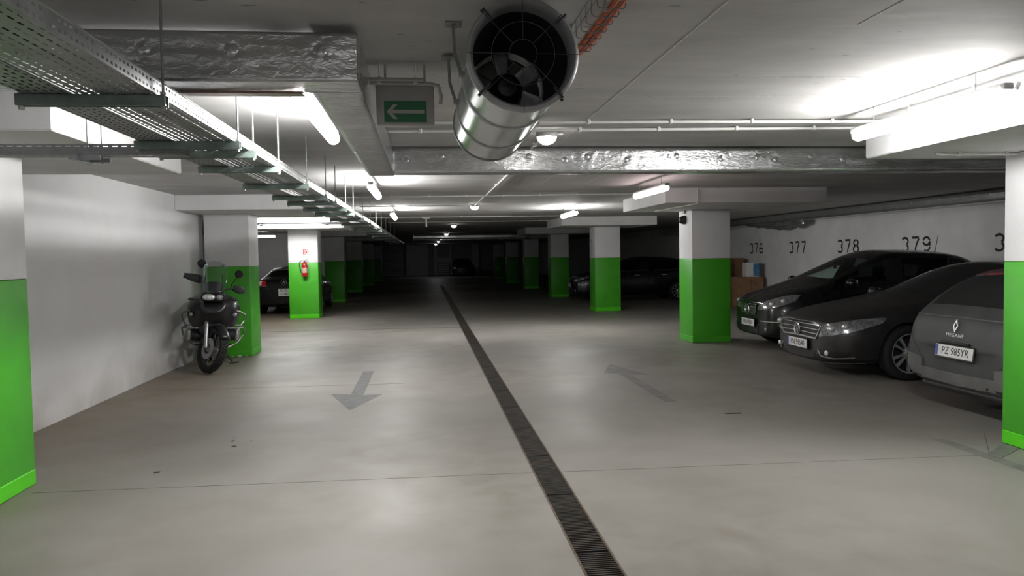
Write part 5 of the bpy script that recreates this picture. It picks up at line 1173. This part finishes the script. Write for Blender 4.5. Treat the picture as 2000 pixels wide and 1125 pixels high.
    for j in range(nv+1):
        t = j/nv; hw = 0.125+0.055*math.sin(PI*min(1, t*0.75+0.1)); z = 1.12+0.46*t; y = 0.045-0.23*t
        if t > 0.85: hw *= 1-((t-0.85)/0.15)**2*0.35
        for i in range(nu+1):
            k = i/nu*2-1; ws.v.append((hw*k, y-0.055*k*k, z-0.012*k*k))
    for j in range(nv):
        for i in range(nu): k = j*(nu+1)+i; ws.f.append((k, k+1, k+nu+2, k+nu+1))
    o = ws.build('windscreen', g_screen, b, angle=180); sm = o.modifiers.new('t', 'SOLIDIFY'); sm.thickness = 0.004
    loft([(-0.06, 0, 1.20, 0.09, 0.05, 0), (-0.10, 0, 1.22, 0.12, 0.075, 0), (-0.16, 0, 1.22, 0.11, 0.07, 0)], 'instrument_panel', m_black)
    MB().tube([(-0.10, 0.0, 1.14), (-0.115, -0.07, 1.28), (-0.11, -0.12, 1.40)], 0.008, 6).tube([(0.10, 0.0, 1.14), (0.115, -0.07, 1.28), (0.11, -0.12, 1.40)], 0.008, 6).build('screen_bracket', m_dark, b)
    # seat, tail, rack, luggage frame
    loft([(-0.66, 0, 0.87, 0.15, 0.06, 0), (-0.80, 0, 0.86, 0.19, 0.065, 0), (-1.05, 0, 0.90, 0.19, 0.065, 0), (-1.30, 0, 0.95, 0.16, 0.06, 0), (-1.42, 0, 0.96, 0.10, 0.04, 0)], 'seat', m_seat)
    loft([(-0.75, 0, 0.74, 0.10, 0.07, 0), (-1.2, 0, 0.83, 0.10, 0.06, 0), (-1.60, 0, 0.90, 0.08, 0.04, 0)], 'tail', m_moto)
    for s in (-1, 1):
        MB().tube([(s*0.12, -0.85, 0.80), (s*0.23, -1.0, 0.86), (s*0.25, -1.5, 0.90), (s*0.15, -1.62, 0.93)], 0.010, 8).tube([(s*0.24, -1.05, 0.86), (s*0.25, -1.15, 0.52), (s*0.22, -1.45, 0.55), (s*0.25, -1.5, 0.90)], 0.010, 8).build('pannier_rail', m_silver, b)
        MB().tube([(s*0.16, -0.62, 0.36), (s*0.27, -0.64, 0.33)], 0.012, 8).build('foot_peg', m_dark, b)
    MB().box((-0.14, -1.64, 0.985), (0.14, -1.30, 1.0)).build('luggage_rack', m_silver, b, smooth=False)
    MB().tube([(0.08, -0.72, 0.50), (0.09, -1.1, 0.40), (0.09, -1.49, 0.325)], [0.06, 0.05, 0.045], 12).build('swingarm', m_engine, b)
    MB().tube([(-0.12, -0.5, 0.28), (-0.14, -0.95, 0.28), (-0.17, -1.15, 0.42)], 0.025, 12).cyl((-0.17, -1.12, 0.40), (-0.20, -1.62, 0.62), 0.055, n=18).build('exhaust', m_engine, b)
    loft([(-0.22, 0, 0.36, 0.10, 0.09, 0), (-0.30, 0, 0.28, 0.15, 0.06, 0), (-0.6, 0, 0.27, 0.15, 0.05, 0)], 'skid_plate', m_silver)
    MB().tube([(-0.10, -0.80, 0.33), (-0.18, -0.90, 0.17), (-0.275, -0.97, 0.028)], [0.014, 0.012, 0.011], 10).tube([(-0.235, -0.93, 0.026), (-0.36, -1.01, 0.032)], 0.013, 8).tube([(-0.10, -0.78, 0.10), (-0.235, -0.94, 0.032)], 0.008, 8).build('side_stand', m_engine, b)
    # red coil spring glimpsed behind the wheel
    MB().tube([(-0.05+0.04*math.cos(t), -0.22+0.04*math.sin(t), 0.50+t*0.006) for t in [i*0.4 for i in range(70)]], 0.007, 6).build('shock_spring', m_redprint, b)
motorcycle()

# ------------------------------------------------------------------ fire extinguisher and its sign
e = thing('fire_extinguisher', 'red fire extinguisher hung on the left pillar front', 'fire extinguisher', (-3.17, 20.815, 1.12))
MB().lathe([(0.0001, 0.0), (0.060, 0.0), (0.072, 0.012), (0.074, 0.03), (0.074, 0.30), (0.066, 0.345), (0.040, 0.375), (0.022, 0.385), (0.022, 0.40), (0.0001, 0.40)], 28).build('cylinder', m_red, e)
MB().lathe([(0.0755, 0.10), (0.0755, 0.235)], 14, Matrix.Rotation(-PI*0.92, 4, 'Z'), arc=PI*0.85).build('label', mat('extinguisher_label', (0.62, 0.42, 0.36), 0.4, var=0.4, scale=60), e)
MB().rbox((-0.02, -0.03, 0.395), (0.02, 0.03, 0.44), 0.006, 2).build('valve', m_galvdark, e)
MB().tube([(0.0, 0, 0.43), (0.06, -0.02, 0.455), (0.11, -0.02, 0.49)], 0.007, 6).tube([(0.0, 0, 0.415), (0.06, -0.02, 0.42), (0.10, -0.02, 0.44)], 0.007, 6).build('handle', m_galv, e)
MB().tube([(-0.02, 0, 0.42), (-0.08, -0.01, 0.425), (-0.125, -0.02, 0.38), (-0.135, -0.02, 0.30), (-0.11, -0.02, 0.18), (-0.085, -0.02, 0.10)], 0.010, 8).build('hose', m_black, e)
MB().rbox((-0.03, 0.06, 0.28), (0.03, 0.082, 0.36), 0.004, 1).tube([(0.078*math.cos(a), 0.078*math.sin(a), 0.31) for a in [i*2*PI/24 for i in range(24)]], 0.004, 6, closed=True).build('wall_bracket', m_galvdark, e)
t = thing('fire_sign', 'small red and white fire sign above the extinguisher', 'sign', (-3.145, 20.897, 1.70))
MB().box((-0.075, -0.002, 0), (0.075, 0.001, 0.15)).build('board', m_plate, t, smooth=False)
sg = MB(); q = frame((0, -0.0021, 0), (1, 0, 0), (0, 0, 1))
for (x0, y0, x1, y1) in ((-0.07, 0.006, -0.052, 0.144), (-0.07, 0.130, 0.07, 0.144), (0.052, 0.006, 0.07, 0.144), (-0.02, 0.006, -0.006, 0.144), (-0.07, 0.068, -0.006, 0.082), (-0.07, 0.006, -0.006, 0.018)):
    sg.prism([(x0, y0), (x1, y0), (x1, y1), (x0, y1)], 0.001, q)
sg.lathe([(0.0001, 0), (0.016, 0), (0.016, 0.06), (0.006, 0.075), (0.0001, 0.078)], 10, Matrix.Translation((0.024, -0.003, 0.03)) @ Matrix.Diagonal((1, 0.1, 1, 1)))
sg.build('pictogram', m_redprint, t)

# ------------------------------------------------------------------ small fittings on pillars
t = thing('pillar_speaker', 'black rounded box high on the right pillar before the hatchback', 'speaker', (4.655, 13.40, 2.18))
MB().lathe([(0.0001, -0.12), (0.05, -0.10), (0.075, -0.05), (0.08, 0.0)], 20, Matrix(((0, 0, 1, 0), (1, 0, 0, 0), (0, 1, 0, 0), (0, 0, 0, 1)))).build('hood', m_black, t)
MB().rbox((-0.02, -0.06, -0.075), (0.005, 0.06, 0.075), 0.01, 2).build('mount_plate', m_dark, t)
MB().rbox((-0.035, -0.04, 0.115), (0.005, 0.04, 0.165), 0.006, 2).build('junction_box', m_greyplast, t)
def switchbox(loc, rotz, label):
    t = thing('junction_box', label, 'junction box', loc, (0, 0, rotz), group='small junction boxes on pillars')
    MB().rbox((-0.045, -0.035, -0.045), (0.045, 0, 0.045), 0.006, 2).build('box', m_greyplast, t)
    MB().cyl((0, -0.015, 0.04), (0, -0.015, 0.40), 0.009, n=8).build('conduit', m_greyplast, t)
    MB().ball((0, -0.036, -0.005), (0.022, 0.01, 0.022)).build('push_button', m_dark, t)
switchbox((4.678, 21.2, 1.98), -PI/2, 'grey push-button box on the bright right pillar')
switchbox((-2.918, 13.4, 1.98), PI/2, 'grey push-button box on the pillar behind the motorcycle')

# ------------------------------------------------------------------ stencilled bay numbers on the right wall
def ribbon(pts, wd):
    pts = [Vector((*p, 0)) for p in pts]; mb = MB(); vs = []
    for i, p in enumerate(pts):
        d = (pts[min(i+1, len(pts)-1)]-pts[max(i-1, 0)]).normalized(); n = Vector((-d.y, d.x, 0))*wd/2
        vs += [p+n, p-n, p-n+Vector((0, 0, 0.001)), p+n+Vector((0, 0, 0.001))]
    fs = []
    for i in range(len(pts)-1):
        a = i*4; b = a+4
        fs += [(a, a+1, b+1, b), (a+1, a+2, b+2, b+1), (a+2, a+3, b+3, b+2), (a+3, a, b, b+3)]
    fs += [(3, 2, 1, 0), tuple(range(len(pts)*4-4, len(pts)*4))]
    return mb.add(vs, fs)
def el(cx, cy, rx, ry, a0, a1, n=10): return [(cx+rx*math.cos(R(a0+(a1-a0)*i/n)), cy+ry*math.sin(R(a0+(a1-a0)*i/n))) for i in range(n+1)]
DIG = {'3': [el(0, 0.725, 0.24, 0.225, 150, -60), el(0, 0.275, 0.25, 0.225, 62, -150), ],
       '7': [[(-0.25, 0.95), (0.25, 0.95)], [(0.25, 0.88), (0.12, 0.60), (0.02, 0.30), (-0.02, 0.02)]],
       '6': [el(0, 0.66, 0.24, 0.28, 40, 170), [(-0.245, 0.60), (-0.25, 0.28)], el(0, 0.29, 0.25, 0.24, 190, 350), el(0, 0.29, 0.25, 0.24, 10, 150)],
       '8': [el(0, 0.73, 0.22, 0.21, 100, 260), el(0, 0.73, 0.22, 0.21, 80, -80), el(0, 0.27, 0.25, 0.24, 100, 260), el(0, 0.27, 0.25, 0.24, 80, -80)],
       '9': [el(0, 0.70, 0.24, 0.24, 10, 170), el(0, 0.70, 0.24, 0.24, 190, 330), [(0.245, 0.70), (0.24, 0.40)], el(0, 0.34, 0.24, 0.28, 0, -130)],
       '0': [el(0, 0.5, 0.24, 0.46, 100, 260, 14), el(0, 0.5, 0.24, 0.46, 80, -80, 14)]}
for num, y in (('376', 22.03), ('377', 19.48), ('378', 17.02), ('379', 14.52), ('380', 11.90)):
    t = thing('bay_number', 'black stencilled bay number %s' % ' '.join({'3':'three','7':'seven','6':'six','8':'eight','9':'nine','0':'zero'}[c] for c in num) + ' on the right wall', 'number', (9.85, y, 1.53), group='bay numbers on the right wall')
    for i, ch in enumerate(num):
        mb = MB(); q = frame((-0.002, (1-i)*0.34, 0), (0, -1, 0), (0, 0, 1))
        for pl in DIG[ch]:
            r_ = ribbon([(x*0.31*1.35, z*0.31) for x, z in pl], 0.046); mb.add([q @ Vector(p) for p in r_.v], r_.f)
        mb.build('digit', m_print, t, smooth=False)
    if num == '380': pass

# ------------------------------------------------------------------ boxes and bag by the wall
def carton(x0, x1, y0, y1, z0, z1, label, m=None, extra=None):
    t = thing('cardboard_box', label, 'box', ((x0+x1)/2, (y0+y1)/2, z0), group='boxes by the right wall')
    hx, hy, h = (x1-x0)/2, (y1-y0)/2, z1-z0
    MB().rbox((-hx, -hy, 0), (hx, hy, h), 0.006, 1).build('carton', m or m_cardboard, t)
    if not extra:
        MB().box((-hx-0.001, -0.03, h-0.15), (-hx+0.01, 0.03, h+0.001)).box((-hx-0.001, -0.03, h-0.0015), (hx+0.001, 0.03, h+0.0012)).build('tape', m_tape, t, smooth=False)
        MB().box((-0.004, -hy-0.001, 0.02), (0.004, -hy+0.001, h-0.02)).build('flap_seam', m_black, t, smooth=False)
    return t
carton(8.95, 9.70, 21.2, 21.9, 0, 0.86, 'large brown cardboard box on the floor under the blue and white box')
carton(8.72, 9.55, 22.35, 23.1, 0, 0.80, 'brown cardboard box on the floor at the back of the pile')
carton(8.98, 9.62, 22.40, 23.0, 0.802, 1.402, 'brown box stacked on top at the back of the pile')
t = carton(9.20, 9.62, 21.25, 21.55, 0.862, 1.272, 'small white box with a blue panel on the large carton', m_plate, True)
MB().box((0.0, -0.153, 0.02), (0.17, -0.149, 0.39)).build('blue_panel', mat('blue_print', (0.10, 0.30, 0.55), 0.5, var=0.5, scale=12), t, smooth=False)
MB().box((0.17, -0.152, 0.0), (0.212, -0.149, 0.41)).build('dark_edge', mat('dull_blue_print', (0.10, 0.13, 0.20), 0.5, var=0.3, scale=12), t, smooth=False)  # darker, dull blue strip down the right edge of the front
carton(8.56, 8.92, 21.7, 22.2, 0, 0.62, 'small brown cardboard box under the dark bag')
bag = thing('bag', 'dark rucksack on the small box at the left of the pile', 'bag', (8.72, 21.95, 0.6225))
bb = MB(); n = 18
for i in range(9):
    tt = i/8; hx = 0.20*math.sin(PI*(0.15+0.70*tt))**0.6; hy = 0.16*math.sin(PI*(0.12+0.74*tt))**0.6; z = 0.80*tt
    for k in range(n):
        a = 2*PI*k/n; q = 1+0.10*noise.noise((math.cos(a)*2, math.sin(a)*2, tt*4)); bb.v.append((hx*math.cos(a)*q, hy*math.sin(a)*q, z))
for i in range(8):
    for k in range(n): bb.f.append((i*n+k, i*n+(k+1) % n, (i+1)*n+(k+1) % n, (i+1)*n+k))
bb.f += [tuple(range(n-1, -1, -1)), tuple(range(8*n, 9*n))]
bb.build('bag_body', mat('navy_canvas', (0.016, 0.018, 0.028), 0.85, var=0.4, scale=8, bump=0.2, bscale=60), bag)
MB().rbox((-0.13, -0.20, 0.10), (0.13, -0.12, 0.40), 0.04, 3).build('pocket', mat('black_canvas', (0.012, 0.012, 0.014), 0.8, var=0.3, scale=10), bag)
MB().tube([(-0.05, -0.03, 0.79), (-0.05, -0.03, 0.86), (0.05, -0.03, 0.86), (0.05, -0.03, 0.79)], 0.012, 8).build('carry_loop', m_black, bag)
